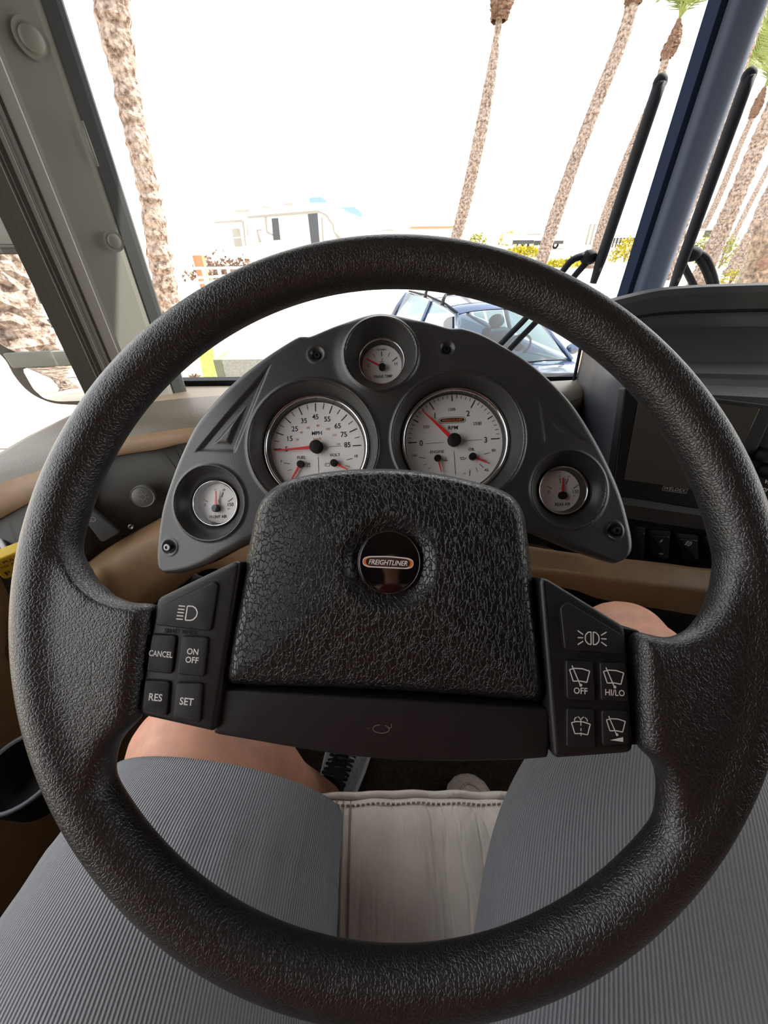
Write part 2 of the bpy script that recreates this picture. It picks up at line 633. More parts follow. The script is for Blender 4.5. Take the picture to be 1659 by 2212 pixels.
vert('windshield_strip', [(-.552, 1.06), (-.518, 1.0), (-.492, .962), (-.4895, .952), (-.4935, .944), (-.506, .928), (-.513, .936)], mat('slate_strip', (.030, .034, .036), .55, spec=.3), parent=pl)
vert('cover_panel', [(-.508, .929), (-.514, .919), (-.535, .893), (-.556, .868), (-.562, .866), (-.568, .872)], PILLAR, parent=pl)
vert('recess_panel', [(-.560, .876), (-.575, .890), (-.610, .902), (-.614, .899), (-.618, .902), (-.640, .902), (-.646, .897), (-.652, .902), (-.672, .893), (-.690, .884)], PILLARDARK, parent=pl)
# two round plug covers set in shallow dishes, and a clip
pn = np.array([-.560 + .507, .866 - .932, 0])
pnn = np.array([-pn[1] * -1, -pn[0] * 1, 0])
for u, v, r in ((68, 84, .0155), (246, 521, .0115)):
    pf = Frame(ay(u, v, .896), (.053, .066, 0), (0, 0, 1))
    e = pf.world()
    g = build('plug_cover', MB().lathe([(r * 1.5, .0008), (r * 1.25, .0004), (r * 1.02, -.0002), (r, .002), (r * .8, .0042), (r * .4, .0054), (.0005, .0056)], 32, cap1=True), PILLAR, smooth=True, origin=(0, 0, 0))
    bpy.data.objects[g.name].matrix_world = e
    WORLD[g.name] = e
    g.parent = pl
    g.matrix_parent_inverse = WORLD['trim_1'].inverted()
cl = MB()
q0, q1 = ay(174, 262, .912), ay(209, 360, .912)
cl.tube([q0 + (0.004, -.003, 0), (q0 + q1) / 2 + (.004, -.005, 0), q1 + (.004, -.003, 0)], [.0022, .0035, .0022], 8)
build('clip', cl, PILLAR, pl, smooth=True)
b = MB()
for x, y in ((-.628, .899), (-.655, .898), (-.571, .884), (-.577, .889)):
    b.tube([(x, y - .001, -.40), (x, y - .001, .75)], .0011, 6)
build('seam', b, PILLAR, pl)

# windshield centre post
po = empty('trim_2', loc=(.62, 1.06, -.40))
po['kind'] = 'structure'
b = MB()
sec = roundpoly([(.588, 1.035), (.600, 1.015), (.640, 1.012), (.662, 1.032), (.662, 1.072), (.588, 1.072)], [.006, .012, .014, .010, .002, .002], 5)
b.grid([[(x, y, z) for x, y in sec] for z in np.linspace(-.40, .60, 3)], True)
o = build('post_cover', b, POSTBLUE, po, smooth=True, auto=50)
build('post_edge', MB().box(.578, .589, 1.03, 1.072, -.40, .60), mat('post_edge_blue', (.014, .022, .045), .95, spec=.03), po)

# ================================================================ STEERING WHEEL
tW, yW, sW = math.radians(47.087), math.radians(1.265), math.radians(-3.2)
eyW = np.array([0, math.cos(tW), math.sin(tW)])
ezW = np.array([0, -math.sin(tW), math.cos(tW)])
exW = math.cos(yW) * np.array([1., 0, 0]) + math.sin(yW) * ezW
WF = Frame((.0034, .1609, -.1759), math.cos(sW) * exW + math.sin(sW) * eyW, math.cos(sW) * eyW - math.sin(sW) * exW)
PXW = .237 / FPX                 # metres per photo pixel at the hub
sw = tag(empty('steering_wheel', WF.world()), 'large black leather steering wheel with two broad spokes and padded hub', 'steering wheel')
RW, RT = .214, .0159
b = MB()
rows = []
for k in range(180):
    a = 2 * math.pi * k / 180
    rows.append([((RW + RT * math.cos(t)) * math.cos(a), (RW + RT * math.cos(t)) * math.sin(a), RT * 1.02 * math.sin(t)) for t in np.linspace(0, 2 * math.pi, 28, endpoint=False)])
rows.append(rows[0])
b.grid(rows, True)


def spoke(px, inner_ang):
    """flat rounded web from the switch panel out into the rim"""
    pts = WF.pts(px)
    arc = [((RW + .001) * math.cos(a), (RW + .001) * math.sin(a)) for a in np.linspace(*inner_ang, 9)]
    out = resample(np.array(pts + arc), 150)
    c = out.mean(0)
    A = np.array(out)
    d = np.roll(A, -1, 0) - np.roll(A, 1, 0)
    d /= np.linalg.norm(d, axis=1)[:, None]
    area = np.sum(A[:, 0] * np.roll(A[:, 1], -1) - A[:, 1] * np.roll(A[:, 0], -1))
    nn = np.stack([-d[:, 1], d[:, 0]], 1) * (1 if area > 0 else -1)
    rr = []
    T = .0115
    for th in np.linspace(-math.pi / 2, math.pi / 2, 9):
        q = A + nn * (.0085 * (1 - math.cos(th)))
        rr.append([(p[0], p[1], T * math.sin(th)) for p in q])
    n0 = len(b.v)
    b.grid(rr, True)
    n = len(A)
    b.f.append(tuple(n0 + i for i in reversed(range(n))))
    b.f.append(tuple(n0 + (len(rr) - 1) * n + i for i in range(n)))


def angW(u, v):
    x, y = WF.at(u, v)
    return math.atan2(y, x)


lpx = [(236, 1725), (240, 1694), (243, 1665), (246, 1632), (262, 1598), (288, 1570), (300, 1562), (308, 1552), (342, 1303), (330, 1300), (285, 1302), (235, 1286), (198, 1254), (175, 1213), (162, 1165)]
a0, a1 = angW(88, 1160), angW(180, 1735)
a0 = a0 if a0 > 0 else a0 + 2 * math.pi
a1 = a1 if a1 > 0 else a1 + 2 * math.pi
spoke(lpx, (a0, a1))
rpx = [(1549, 1215), (1546, 1262), (1530, 1315), (1497, 1357), (1455, 1377), (1420, 1374), (1384, 1362), (1362, 1362), (1374, 1622), (1385, 1626), (1407, 1640), (1421, 1672), (1425, 1705), (1421, 1745), (1418, 1790)]
spoke(rpx, (angW(1500, 1832), angW(1625, 1215)))
rim = build('rim', b, LEATHER, sw, smooth=True, local=True)
mod(rim, 'REMESH', mode='VOXEL', voxel_size=.0019, use_smooth_shade=True)
mod(rim, 'SMOOTH', factor=.6, iterations=38)

# hub pad
pad_px = [(477, 1474), (487, 1403), (510.5, 1285), (534, 1168), (551, 1092), (576, 1056), (618, 1032), (699, 1015), (793, 1008), (887, 1010.5), (981, 1024.5), (1075, 1050), (1114, 1068), (1137, 1104), (1150, 1191), (1159, 1285), (1173.5, 1403), (1183, 1511), (1176, 1522), (1004, 1506.5), (769, 1492), (487, 1484)]
out = resample(roundpoly(WF.pts(pad_px, -.006), [.003, 0.02, .02, .02, .012, .012, .02, .03, .03, .03, .03, .02, .012, .012, .02, .02, .02, .004, .003, .02, .02, .003], 5), 220)
ec = np.array(WF.at(840.5, 1214, .004))
b = MB()
rows = []
ts = list(np.linspace(.02, .30, 30)) + list(np.linspace(.32, .88, 24)) + list(np.linspace(.895, 1, 14))


def padz(p, t):
    z = .0015 + .0095 * (1 - t ** 2)
    if t > .86:
        z -= .0125 * ((t - .86) / .14) ** 2.6
    r = math.hypot(p[0] - ec[0], p[1] - ec[1])
    k = min(1, max(0, (.0300 - r) / (.0300 - .0185)))
    z -= .0065 * (k * k * (3 - 2 * k))
    return z


for t in ts:
    q = ec + (out - ec) * t
    rows.append([(p[0], p[1], padz(p, t)) for p in q])
rows.append([(p[0], p[1], -.020) for p in out])
rows.append([(p[0] * .97, p[1] * .97, -.042) for p in out])
b.grid(rows, True)
fixnorm(build('horn_pad', b, PADLEATHER, sw, smooth=True, local=True))

# emblem
em = build('emblem_disc', MB().lathe([(.0182, -.002), (.0182, .0062), (.0178, .0066), (.0170, .0068), (.0005, .0070)], 64, tuple(ec), cap1=True), GLOSSBLACK, sw, smooth=True, local=True, auto=40)
build('disc_rim', MB().lathe([(.0187, .002), (.0187, .0064), (.0184, .0068), (.0180, .0064), (.0180, .002)], 64, tuple(ec)), STEEL, em, smooth=True, local=True)


def capsule(cx, cy, wd, ht, bow=0.0):
    p = [(cx - wd / 2, cy - ht * .28), (cx - wd / 2, cy + ht * .28), (cx - wd * .4, cy + ht * .5), (cx, cy + ht * .5 + bow), (cx + wd * .4, cy + ht * .5), (cx + wd / 2, cy + ht * .28), (cx + wd / 2, cy - ht * .28), (cx + wd * .4, cy - ht * .5), (cx, cy - ht * .5), (cx - wd * .4, cy - ht * .5)]
    return roundpoly(p, ht * .5, 5)


lx, ly = ec + (-.0006, -.0003)
build('badge_outline', MB().flat(capsule(lx, ly, .0302, .0066, .0006), .0072), WHITEINK, em, local=True)
build('badge_ends', MB().flat(capsule(lx, ly, .0294, .0052, .0006), .00725), ORANGE, em, local=True)
build('badge_field', MB().flat(capsule(lx, ly, .0262, .0052, .0006), .0073), GLOSSBLACK, em, local=True)
build('lettering', MB().text('FREIGHTLINER', lx, ly, .0041, .00735, 0, .012, .25, .98, .88), WHITEINK, em, local=True)

# horn bar
hb_px = [(468, 1486), (1187, 1530), (1185, 1637), (1120, 1642), (1000, 1645), (863, 1643), (760, 1634), (675, 1622), (560, 1602), (461, 1585)]
hb = build('horn_bar', MB().slab(resample(roundpoly(WF.pts(hb_px, -.002), .002, 4), 150), -.035, -.001, .0022, 4), GRAIN, sw, smooth=True, local=True, auto=35)
hx, hy = WF.at(823, 1576, 0)
u = PXW
b = MB()
b.path([(hx + 17 * u * math.cos(t), hy + 8 * u * math.sin(t)) for t in np.linspace(math.pi * .55, math.pi * 2.35, 24)], 1.6 * u, -.0007)
b.path([(hx + 15 * u, hy + 2 * u), (hx + 21 * u, hy + 4 * u), (hx + 21 * u, hy + 11 * u)], 1.4 * u, -.0007)
b.path([(hx - 24 * u, hy + 1 * u), (hx - 27 * u, hy - 1 * u)], 1.2 * u, -.0007)
build('horn_symbol', b, GREYINK, hb, local=True)

ZP = .0035      # switch panel face


def S(b, pts, cx, cy, k, wd=1.7, z=ZP + .00175):
    """stroke in photo pixels about a point of the wheel plane, y down"""
    return b.path([(cx + x * k, cy - y * k) for x, y in pts], wd * k, z)


def wiper_icon(b, cx, cy, k, jets=False):
    S(b, [(-20, -13), (-10, -16), (5, -16), (20, -12), (14, 10), (0, 8), (-13, 9), (-20, -13)], cx, cy, k, 2.2)
    if jets:
        S(b, [(0, -19), (0, -8)], cx, cy, k, 2)
        S(b, [(0, -3), (0, 3)], cx, cy, k, 2)
        S(b, [(0, 6), (0, 13)], cx, cy, k, 2)
        for s in (-1, 1):
            S(b, [(0, -20), (s * 4, -25), (s * 7, -26)], cx, cy, k, 2)
            S(b, [(s * 9, -25), (s * 13, -22), (s * 14, -17)], cx, cy, k, 2)
    else:
        S(b, [(-15, -21), (1, 16)], cx, cy, k, 2.2)
        b.flat([(cx + 2 * k + 3 * k * math.cos(a), cy - 16 * k + 3 * k * math.sin(a)) for a in np.linspace(0, 6.28, 10)[:-1]], ZP + .00175)


def panel(poly_px, rad, btns, label):
    p = build('switch_panel', MB().slab(resample(roundpoly(WF.pts(poly_px, ZP), rad, 5), 120), -.032, ZP, .0028, 4), GRAIN, sw, smooth=True, local=True, auto=40)
    tag(p, label)
    for px in btns:
        o = resample(roundpoly(WF.pts(px, ZP), .0018, 5), 72)
        a = np.array(o)
        c = a.mean(0)
        gap = MB().slab(c + (a - c) * 1.0 + (a - c) / np.linalg.norm(a - c, axis=1)[:, None] * .0006, ZP - .001, ZP + .0002, .0002, 2)
        build('button_gap', gap, BLACK, p, local=True)
        build('button', MB().slab(o, ZP - .001, ZP + .0016, .0007, 3), BUTTON, p, smooth=True, local=True, auto=18)
    return p


lp = panel([(338, 1293), (507, 1211), (520, 1214), (462, 1583), (303, 1547), (296, 1530)], [.003, .003, .002, .002, .004, .004],
           [[(346, 1311), (464, 1256), (473, 1262), (457, 1362), (338, 1349)], [(332, 1369), (383, 1372), (373, 1454), (320, 1448)], [(396, 1373), (452, 1376), (443, 1460), (386, 1454)],
            [(316, 1467), (369, 1471), (363, 1545), (311, 1531)], [(384, 1473), (440, 1475), (434, 1559), (377, 1549)]], 'left switch panel for headlamps and cruise control')
b = MB()
zt = ZP + .00175
for t, px, sz in (('CANCEL', (351, 1411), 16.5), ('ON', (419.5, 1406), 17), ('OFF', (418, 1424), 17), ('RES', (340, 1504), 20), ('SET', (406.5, 1513), 20)):
    x, y = WF.at(*px, ZP)
    b.text(t, x, y, sz * u, zt, math.radians(-2), .018, 0, 1.02, .92 if t != 'CANCEL' else .78)
x, y = WF.at(410, 1323, ZP)
for k in range(5):
    S(b, [(-22 - k * .6, -13.5 + 6.7 * k), (-8 - k * .6, -13.0 + 6.7 * k)], x, y, u, 2.4)
S(b, [(-3, -14), (8, -14), (15, -10), (19, -2), (18, 6), (12, 13), (6, 15), (-5, 15), (-3, -14)], x, y, u, 2.6)
build('lettering', b, WHITEINK, lp, local=True)
x, y = WF.at(392, 1364.5, ZP)
build('embossed_lettering', MB().text('SMART WHEEL', x, y, 13.5 * u, ZP + .0003, math.radians(-1), .01, 0, 1, .8), BLACK, lp, local=True)

rp = panel([(1166, 1248), (1183, 1250), (1352, 1354), (1370, 1618), (1362, 1629), (1199, 1641)], [.002, .003, .003, .004, .004, .002],
           [[(1208, 1312), (1222, 1298), (1341, 1370), (1346, 1411), (1218, 1403)], [(1220, 1425), (1278, 1428), (1283.5, 1512), (1223, 1509)], [(1293, 1429), (1348, 1431), (1355, 1514), (1296, 1512)],
            [(1222, 1528), (1281, 1531), (1283.5, 1613), (1222, 1613)], [(1297, 1532), (1354, 1534), (1357, 1605), (1299, 1609)]], 'right switch panel for marker lamps and wipers')
b = MB()
x, y = WF.at(1275.8, 1377.4, ZP)
for s in (-1, 1):
    S(b, [(s * 2.2, -12.5), (s * 8, -11.5), (s * 13, -6), (s * 14, 0), (s * 13, 6), (s * 8, 11.5), (s * 2.2, 12.5), (s * 2.2, -12.5)], x, y, u, 2.2)
    for dy, ex in ((-12, -4), (0, 0), (12, 4)):
        S(b, [(s * 18, dy * .55), (s * 29, dy * 1.15)], x, y, u, 2.2)
for px, jet in (((1249, 1460), 0), ((1322, 1464), 0), ((1251.7, 1573), 1), ((1326.7, 1567), 0)):
    x, y = WF.at(*px, ZP)
    wiper_icon(b, x, y, u * (.92 if px[1] > 1500 else 1), jet)
for t, px, sz in (('OFF', (1251, 1490), 17), ('HI/LO', (1324.6, 1494), 16.5)):
    x, y = WF.at(*px, ZP)
    b.text(t, x, y, sz * u, zt, 0, .014, 0, 1.02, .92)
x, y = WF.at(1329, 1593, ZP)
b.flat([(x - 14 * u, y - 3 * u), (x + 12 * u, y - 5 * u), (x + 12 * u, y + 4 * u)], zt)
build('lettering', b, WHITEINK, rp, local=True)
x, y = WF.at(1283.5, 1419, ZP)
build('embossed_lettering', MB().text('SMART WHEEL', x, y, 13 * u, ZP + .0003, 0, .01, 0, 1, .85), BLACK, rp, local=True)
# hub shell behind the pad, and the column under the wheel
build('hub_shell', MB().slab(resample(roundpoly(WF.pts([(345, 1330), (520, 1235), (1165, 1265), (1350, 1370), (1360, 1600), (1195, 1620), (840, 1620), (470, 1560), (320, 1535)], -.03), .01, 5), 90), -.060, -.028, .008, 4), BLACK, sw, smooth=True, local=True, auto=40)

for px in ([(1352, 1358), (1402, 1368), (1402, 1624), (1362, 1626)], [(316, 1312), (345, 1298), (316, 1552), (285, 1560)]):
    build('spoke_core', MB().slab(roundpoly(WF.pts(px), .002, 3), -.034, -.007, .002, 2), BLACK, sw, local=True)
# steering column
colm = tag(empty('steering_column', WF.world()), 'black steering column shroud behind the wheel under the gauges', 'steering column')
build('shroud', MB().slab(resample(roundpoly([(-.095, -.045), (-.095, .035), (-.06, .06), (.06, .06), (.095, .035), (.095, -.045), (.05, -.07), (-.05, -.07)], .02, 6), 80), -.30, -.075, .02, 5), BLACK, colm, smooth=True, local=True, auto=50)
st = MB()
x, y = WF.at(405, 1258, -.06)
st.tube([(-.08, .02, -.10), (x + .02, y - .006, -.075), (x, y, -.065)], [.006, .006, .007], 10)
build('tilt_lever', st, RUBBER, colm, smooth=True, local=True)

# ================================================================ INSTRUMENT CLUSTER
rC = math.radians(2.3)
exC = math.cos(rC) * c_r + math.sin(rC) * c_u - .03 * c_f
CF = Frame(ray(834, 955) * .44, exC, c_u)
cl = tag(empty('instrument_cluster', CF.world()), 'dark grey domed instrument cluster with five white chrome-rimmed gauges behind the wheel', 'instrument cluster')
outer_px = [(330, 1234), (324, 1218), (325.3, 1176), (337, 1099), (360.8, 1028), (387.8, 967), (418, 913), (452, 873), (489, 835.7), (536, 795), (587, 758), (637.6, 726.5), (655, 722.5), (671, 721.5), (722, 700.6), (772.6, 683.8), (800, 677), (823, 674.5), (846, 677), (872.4, 681.5), (925, 692), (970, 704), (986, 704.8), (1002, 705.4), (1037, 716.4), (1075, 735.7), (1135, 772.4), (1187, 814.3), (1239.6, 866.8), (1285, 929.7), (1323.5, 996), (1355, 1066), (1376, 1139.5), (1382, 1178), (1377, 1199), (1360, 1213)]
inner_px = [(345, 1243), (384, 1240), (435, 1224), (502, 1190), (600, 1150), (830, 1120), (1060, 1136), (1156, 1155), (1240, 1189), (1310, 1214), (1338, 1221.5)]
NS, NT = 460, 230
O = resample(smooth_line(CF.pts(outer_px), 900), NS, False)
I = resample(smooth_line(CF.pts(inner_px), 600), NS, False)
DD = .030            # depth of the dial faces under the panel face
G = {}               # gauge: centre, ring radius, dial radius, well radius
for k, ring, dial, r0, rd, rw in (('speed', (682.5, 966), (685, 966.5), .0637, .0567, .0735), ('rev', (983.5, 952), (980, 952), .0640, .0580, .0735),
                                  ('trans', (824.3, 780), (825, 786.5), .0280, .0240, .0405), ('front', (464.6, 1087), (466.5, 1088), .0278, .0243, .0428), ('rear', (1216.8, 1059), (1209.8, 1060), .0290, .0245, .0428)):
    G[k] = (np.array(CF.at(*ring, -.018)), np.array(CF.at(*dial, -DD)), r0, rd, rw)
SCREWS = [CF.at(*p) for p in ((684, 765), (966, 752), (357, 1183), (1336, 1147))]
tri = {s: [np.array(CF.at(*p)) for p in q] for s, q in (('l', [(574, 803), (424, 972), (505, 974)]), ('r', [(1165, 862), (1178, 955), (1262, 948)]))}


def sstep(x):
    x = np.clip(x, 0, 1)
    return x * x * (3 - 2 * x)


tt = np.linspace(0, 1, NT) ** .75
X = I[None, :, 0] * (1 - tt[:, None]) + O[None, :, 0] * tt[:, None]
Y = I[None, :, 1] * (1 - tt[:, None]) + O[None, :, 1] * tt[:, None]
Lr = np.linalg.norm(O - I, axis=1)
edge = np.minimum((1 - tt)[:, None] * Lr[None, :], tt[:, None] * Lr[None, :])
ends = np.minimum(np.arange(NS), np.arange(NS)[::-1])[None, :] * .0024
edge = np.minimum(edge, ends)
Z = -.006 * (1 - np.sqrt(np.clip(1 - np.clip(1 - edge / .009, 0, 1) ** 2, 0, 1)))
Z = Z - .010 * sstep((np.abs(X) - .17) / .12)
# swelling round the top gauge
cT = G['trans'][0]
Z += .004 * sstep((.058 - np.hypot(X - cT[0], Y - cT[1])) / .02)
for k, (c, dc, r0, rd, rw) in G.items():
    r = np.hypot(X - c[0], Y - c[1])
    Z += .0024 * np.exp(-((r - rw * 1.02) / .0019) ** 2)
    q = np.clip((rw - r) / (rw - r0 * .99), 0, 1)
    Z += np.where(r < rw, -.021 * (q ** .8), 0)
    Z = np.where(r < r0 * .965, -.040, Z)
for c in SCREWS:
    r = np.hypot(X - c[0], Y - c[1])
    Z -= .0045 * sstep((.0085 - r) / .005)
    Z += .0008 * np.exp(-((r - .0095) / .0015) ** 2)


def tri_sd(T, X, Y):
    d = []
    for a, b_ in zip(T, T[1:] + T[:1]):
        e = b_ - a
        n = np.array([-e[1], e[0]]) / np.linalg.norm(e)
        if np.dot(n, sum(T) / 3 - a) < 0:
            n = -n
        d.append((X - a[0]) * n[0] + (Y - a[1]) * n[1])
    return np.minimum(np.minimum(d[0], d[1]), d[2])


for k_, T in tri.items():
    sd = tri_sd(T, X, Y)
    dp = .0035 if k_ == 'l' else .0012
    Z -= dp * sstep((sd + .003) / .006)
    Z += dp * .9 * sstep((sd - .007) / .006)
rows = [[(X[i, j], Y[i, j], Z[i, j]) for j in range(NS)] for i in range(NT)]
b = MB()
b.grid(rows)
# skirt behind the edge
loop_o = [(X[-1, j], Y[-1, j], Z[-1, j]) for j in range(NS)]
for lp_, sgn in ((rows[-1], 1), (rows[0], -1)):
    b.grid([lp_, [(p[0] * .995, p[1] * .995 + .001, p[2] - .028) for p in lp_], [(p[0] * .97, p[1] * .97 + (0 if sgn > 0 else .01), p[2] - .05) for p in lp_]])
hs = fixnorm(build('cluster_housing', b, CLUSTER, cl, smooth=True, local=True))
for c in SCREWS:
    s = build('screw', MB().lathe([(.0042, -.010), (.0042, -.0030), (.0036, -.0022), (.0018, -.0022), (.0014, -.0040), (.0004, -.0040)], 20, c, cap1=True), STEEL if c[1] < -.05 and c[0] < 0 else BLACK, cl, smooth=True, local=True, auto=30)


SLEEVE = mat('dark_gauge_sleeve', (.045, .043, .040), .25, spec=.6)


def gauge(key, name, label):
    c, dc, r0, rd, rw = G[key]
    n = 96 if r0 > .05 else 64
    h = r0 * .045 + .0012
    g = build(name, MB().lathe([(r0 * .99, -.024), (r0, -.0195), (r0 * .995, -.0182), (r0 * .975, -.0172), (r0 * .95, -.0174), (r0 * .938, -.0186), (r0 * .932, -.0200)], n, tuple(c)), CHROME, cl, smooth=True, local=True)
    tag(g, label)
    build('dial', MB().lathe([(rd * 1.06, -DD + .0002), (rd * .5, -DD + .0002), (.0004, -DD + .0002)], n, tuple(dc), cap1=True), DIAL, g, local=True)
    build('inner_sleeve', MB().lathe([(r0 * .934, -.0192), (rd * 1.035, -.0245), (rd * 1.012, -DD + .0003), (rd * .99, -DD)], n, tuple(c)), SLEEVE, g, smooth=True, local=True)
    build('lens', MB().lathe([(r0 * .94, -.0190), (r0 * .5, -.0186), (.0004, -.0185)], n, tuple(c), cap1=True), LENS, g, smooth=True, local=True)
    return g, dc, rd


RB = math.radians(-2.3)


class Ink:
    """marks measured on a crop of the photo: (x, y) from the pivot, k metres per crop pixel"""

    def __init__(s, c, k):
        s.c, s.k, s.b = c, k, MB()

    def p(s, x, y):
        x, y = x * s.k, -y * s.k
        return (s.c[0] + x * math.cos(RB) - y * math.sin(RB), s.c[1] + x * math.sin(RB) + y * math.cos(RB))

    def line(s, x0, y0, x1, y1, wd):
        s.b.bar(s.p(x0, y0), s.p(x1, y1), wd * s.k, -DD + .0005)
        return s

    def pol(s, a, r0, r1, wd):
        """radial tick at angle a (degrees clockwise from the dial's own top)"""
        t = math.radians(a)
        s.b.bar((s.c[0] + r0 * math.sin(t), s.c[1] + r0 * math.cos(t)), (s.c[0] + r1 * math.sin(t), s.c[1] + r1 * math.cos(t)), wd * s.k, -DD + .0005)
        return s

    def txt(s, t, x, y, cap, bold=.0, sx=1.0, shear=0.0):
        q = s.p(x, y)
        s.b.text(t, q[0], q[1], cap * s.k / .72, -DD + .0005, 0, bold, shear, 1.0, sx)
        return s


def needle(g, ink, x0, y0, x1, y1, w0, w1):
    p, q = np.array(ink.p(x0, y0)), np.array(ink.p(x1, y1))
    d = q - p
    n = np.array([-d[1], d[0]]) / np.linalg.norm(d)
    o = [p + n * w0 * ink.k / 2, p - n * w0 * ink.k / 2, q - n * w1 * ink.k / 2, q + n * w1 * ink.k / 2]
    build('needle', MB().slab(o, -DD + .0035, -DD + .0045, .0002, 2), NEEDLE, g, local=True)


def hub(g, ink, x, y, r, h=.0065):
    c = ink.p(x, y)
    r *= ink.k
    build('needle_hub', MB().lathe([(r, -DD + .001), (r, -DD + h - .001), (r * .9, -DD + h), (r * .4, -DD + h + .0003), (r * .02, -DD + h + .0003)], 32, c, cap1=True), BLACK, g, smooth=True, local=True, auto=50)


# speedometer
g, dc, rd = gauge('speed', 'speedometer', 'large left dial reading miles per hour with fuel and volt gauges')
k = rd / 595
A = Ink(dc + (.0, .0), k)
B_ = Ink(dc, k)
for i in range(17):
    a = -90 + 11.25 * i
    big = i % 2 == 0
    A.pol(a, rd * (.775 if big else .835), rd * .955, 13 if big else 8)
for t, x, y in (('5', -395, 20), ('15', -350, -115), ('25', -288, -240), ('35', -170, -343), ('45', -22, -393), ('55', 132, -363), ('65', 266, -275), ('75', 345, -165), ('85', 390, -32)):
    A.txt(t, x, y, 66, .014, .95)
A.txt('MPH', -3, -183, 48, .022, 1.02)
A.txt('FUEL', -202, 130, 38, .016).txt('VOLT', 230, 98, 38, .016).txt('F', -460, 178, 36, .008).txt('18', 503, 113, 36, .008)
A.line(130, -5, 315, -17, 5).line(14, 125, 25, 470, 5)
A.line(-430, 200, -350, 210, 8).line(-380, 300, -325, 283, 6).line(-310, 390, -280, 330, 7)
A.line(385, 163, 460, 143, 8).line(365, 235, 425, 248, 6).line(330, 320, 380, 370, 6)
for x, y in ((-118, 205),):      # fuel pump
    A.line(x, y, x, y + 42, 5).line(x + 26, y, x + 26, y + 42, 5).line(x, y, x + 26, y, 5).line(x - 4, y + 44, x + 30, y + 44, 6).line(x + 3, y + 14, x + 22, y + 14, 5)
x, y = 105, 210                  # battery
A.line(x, y, x + 55, y, 5).line(x, y + 32, x + 55, y + 32, 5).line(x, y, x, y + 32, 5).line(x + 55, y, x + 55, y + 32, 5).line(x + 8, y - 8, x + 18, y - 8, 5).line(x + 36, y - 8, x + 46, y - 8, 5).line(x + 8, y + 14, x + 18, y + 14, 4)
build('markings', A.b, DARKINK, g, local=True)
for t, x, y in (('20', -255, -100), ('40', -202, -193), ('60', -113, -255), ('80', 12, -280), ('100', 143, -235), ('120', 225, -157), ('140', 272, -40)):
    B_.txt(t, x, y, 30, .004, .95)
B_.txt('km/h', 3, -112, 34, .012, 1.1)
build('kilometre_markings', B_.b, ORANGEINK, g, local=True)
needle(g, A, 0, 0, -540, 42, 44, 10)
hub(g, A, 0, 0, 84, .009)
needle(g, A, -205, 215, -330, 430, 34, 16)
hub(g, A, -205, 218, 47)
needle(g, A, 223, 205, 400, 290, 30, 12)
hub(g, A, 223, 205, 47)

# tachometer
g, dc, rd = gauge('rev', 'tachometer', 'large right dial reading RPM with engine temperature and oil gauges')
k = rd / 660
A = Ink(dc, k)
for i in range(31):
    a = -90 + 6 * i
    big = i % 5 == 0
    A.pol(a, rd * ((.77 if i % 10 == 0 else .83) if big else .885), rd * .955, 15 if big else 8)
for t, x, y, c in (('0', -448, 32, 78), ('3', 438, -8, 78), ('1', -257, -345, 78), ('2', 195, -375, 78), ('1500', -28, -432, 42), ('500', -380, -192, 44), ('2500', 322, -235, 44)):
    A.txt(t, x, y, c, .014 if c > 50 else .006, .95)
A.txt('RPM', -10, -178, 52, .022, 1.02).txt('ENGINE', -230, 152, 40, .012).txt('OIL', 245, 120, 40, .014).txt('240', -542, 202, 38, .006).txt('80', 545, 135, 40, .006).txt('40', 447, 407, 40, .006).txt('psi', 145, 455, 24, .0)
A.line(-395, 42, -140, 23, 6).line(135, 5, 390, -12, 6).line(3, 150, 25, 470, 6)
A.line(-480, 230, -395, 240, 8).line(-425, 338, -370, 318, 6).line(-345, 395, -325, 370, 7)
A.line(415, 188, 500, 167, 8).line(395, 265, 455, 280, 6).line(355, 325, 410, 375, 8).line(305, 370, 327, 435, 6).line(225, 400, 215, 490, 8)
x, y = -110, 255                 # coolant symbol
A.line(x - 30, y + 20, x + 28, y + 20, 9).line(x, y - 26, x, y + 14, 7).line(x, y - 24, x + 14, y - 24, 5).line(x, y - 10, x + 12, y - 10, 5)
x, y = 125, 242                  # oil can
A.line(x - 28, y + 18, x + 28, y + 18, 7).line(x - 28, y + 18, x - 30, y - 6, 7).line(x - 30, y - 6, x - 44, y - 10, 6).line(x + 28, y + 18, x + 46, y - 10, 6).line(x - 30, y - 6, x + 26, y - 2, 6).line(x - 8, y - 16, x + 8, y - 16, 6)
build('markings', A.b, DARKINK, g, local=True)
q = A.p(-22, -282)
rot = 0
build('badge_outline', MB().flat(capsule(q[0], q[1], 370 * k, 86 * k, 6 * k), -DD + .0006), DARKINK, g, local=True)
build('badge_border', MB().flat(capsule(q[0], q[1], 358 * k, 74 * k, 6 * k), -DD + .0007), WHITEINK, g, local=True)
build('badge_field', MB().flat(capsule(q[0], q[1], 336 * k, 54 * k, 6 * k), -DD + .0008), DARKINK, g, local=True)
build('badge_lettering', MB().text('FREIGHTLINER', q[0], q[1], 52 * k, -DD + .0009, 0, .012, .25, .95, .86), ORANGE, g, local=True)
needle(g, A, 0, 0, -438, -412, 60, 10)
hub(g, A, 0, 0, 90, .009)
needle(g, A, -223, 245, -175, 430, 26, 14)
hub(g, A, -223, 245, 48)
needle(g, A, 253, 225, 482, 322, 30, 10)
hub(g, A, 253, 225, 50)

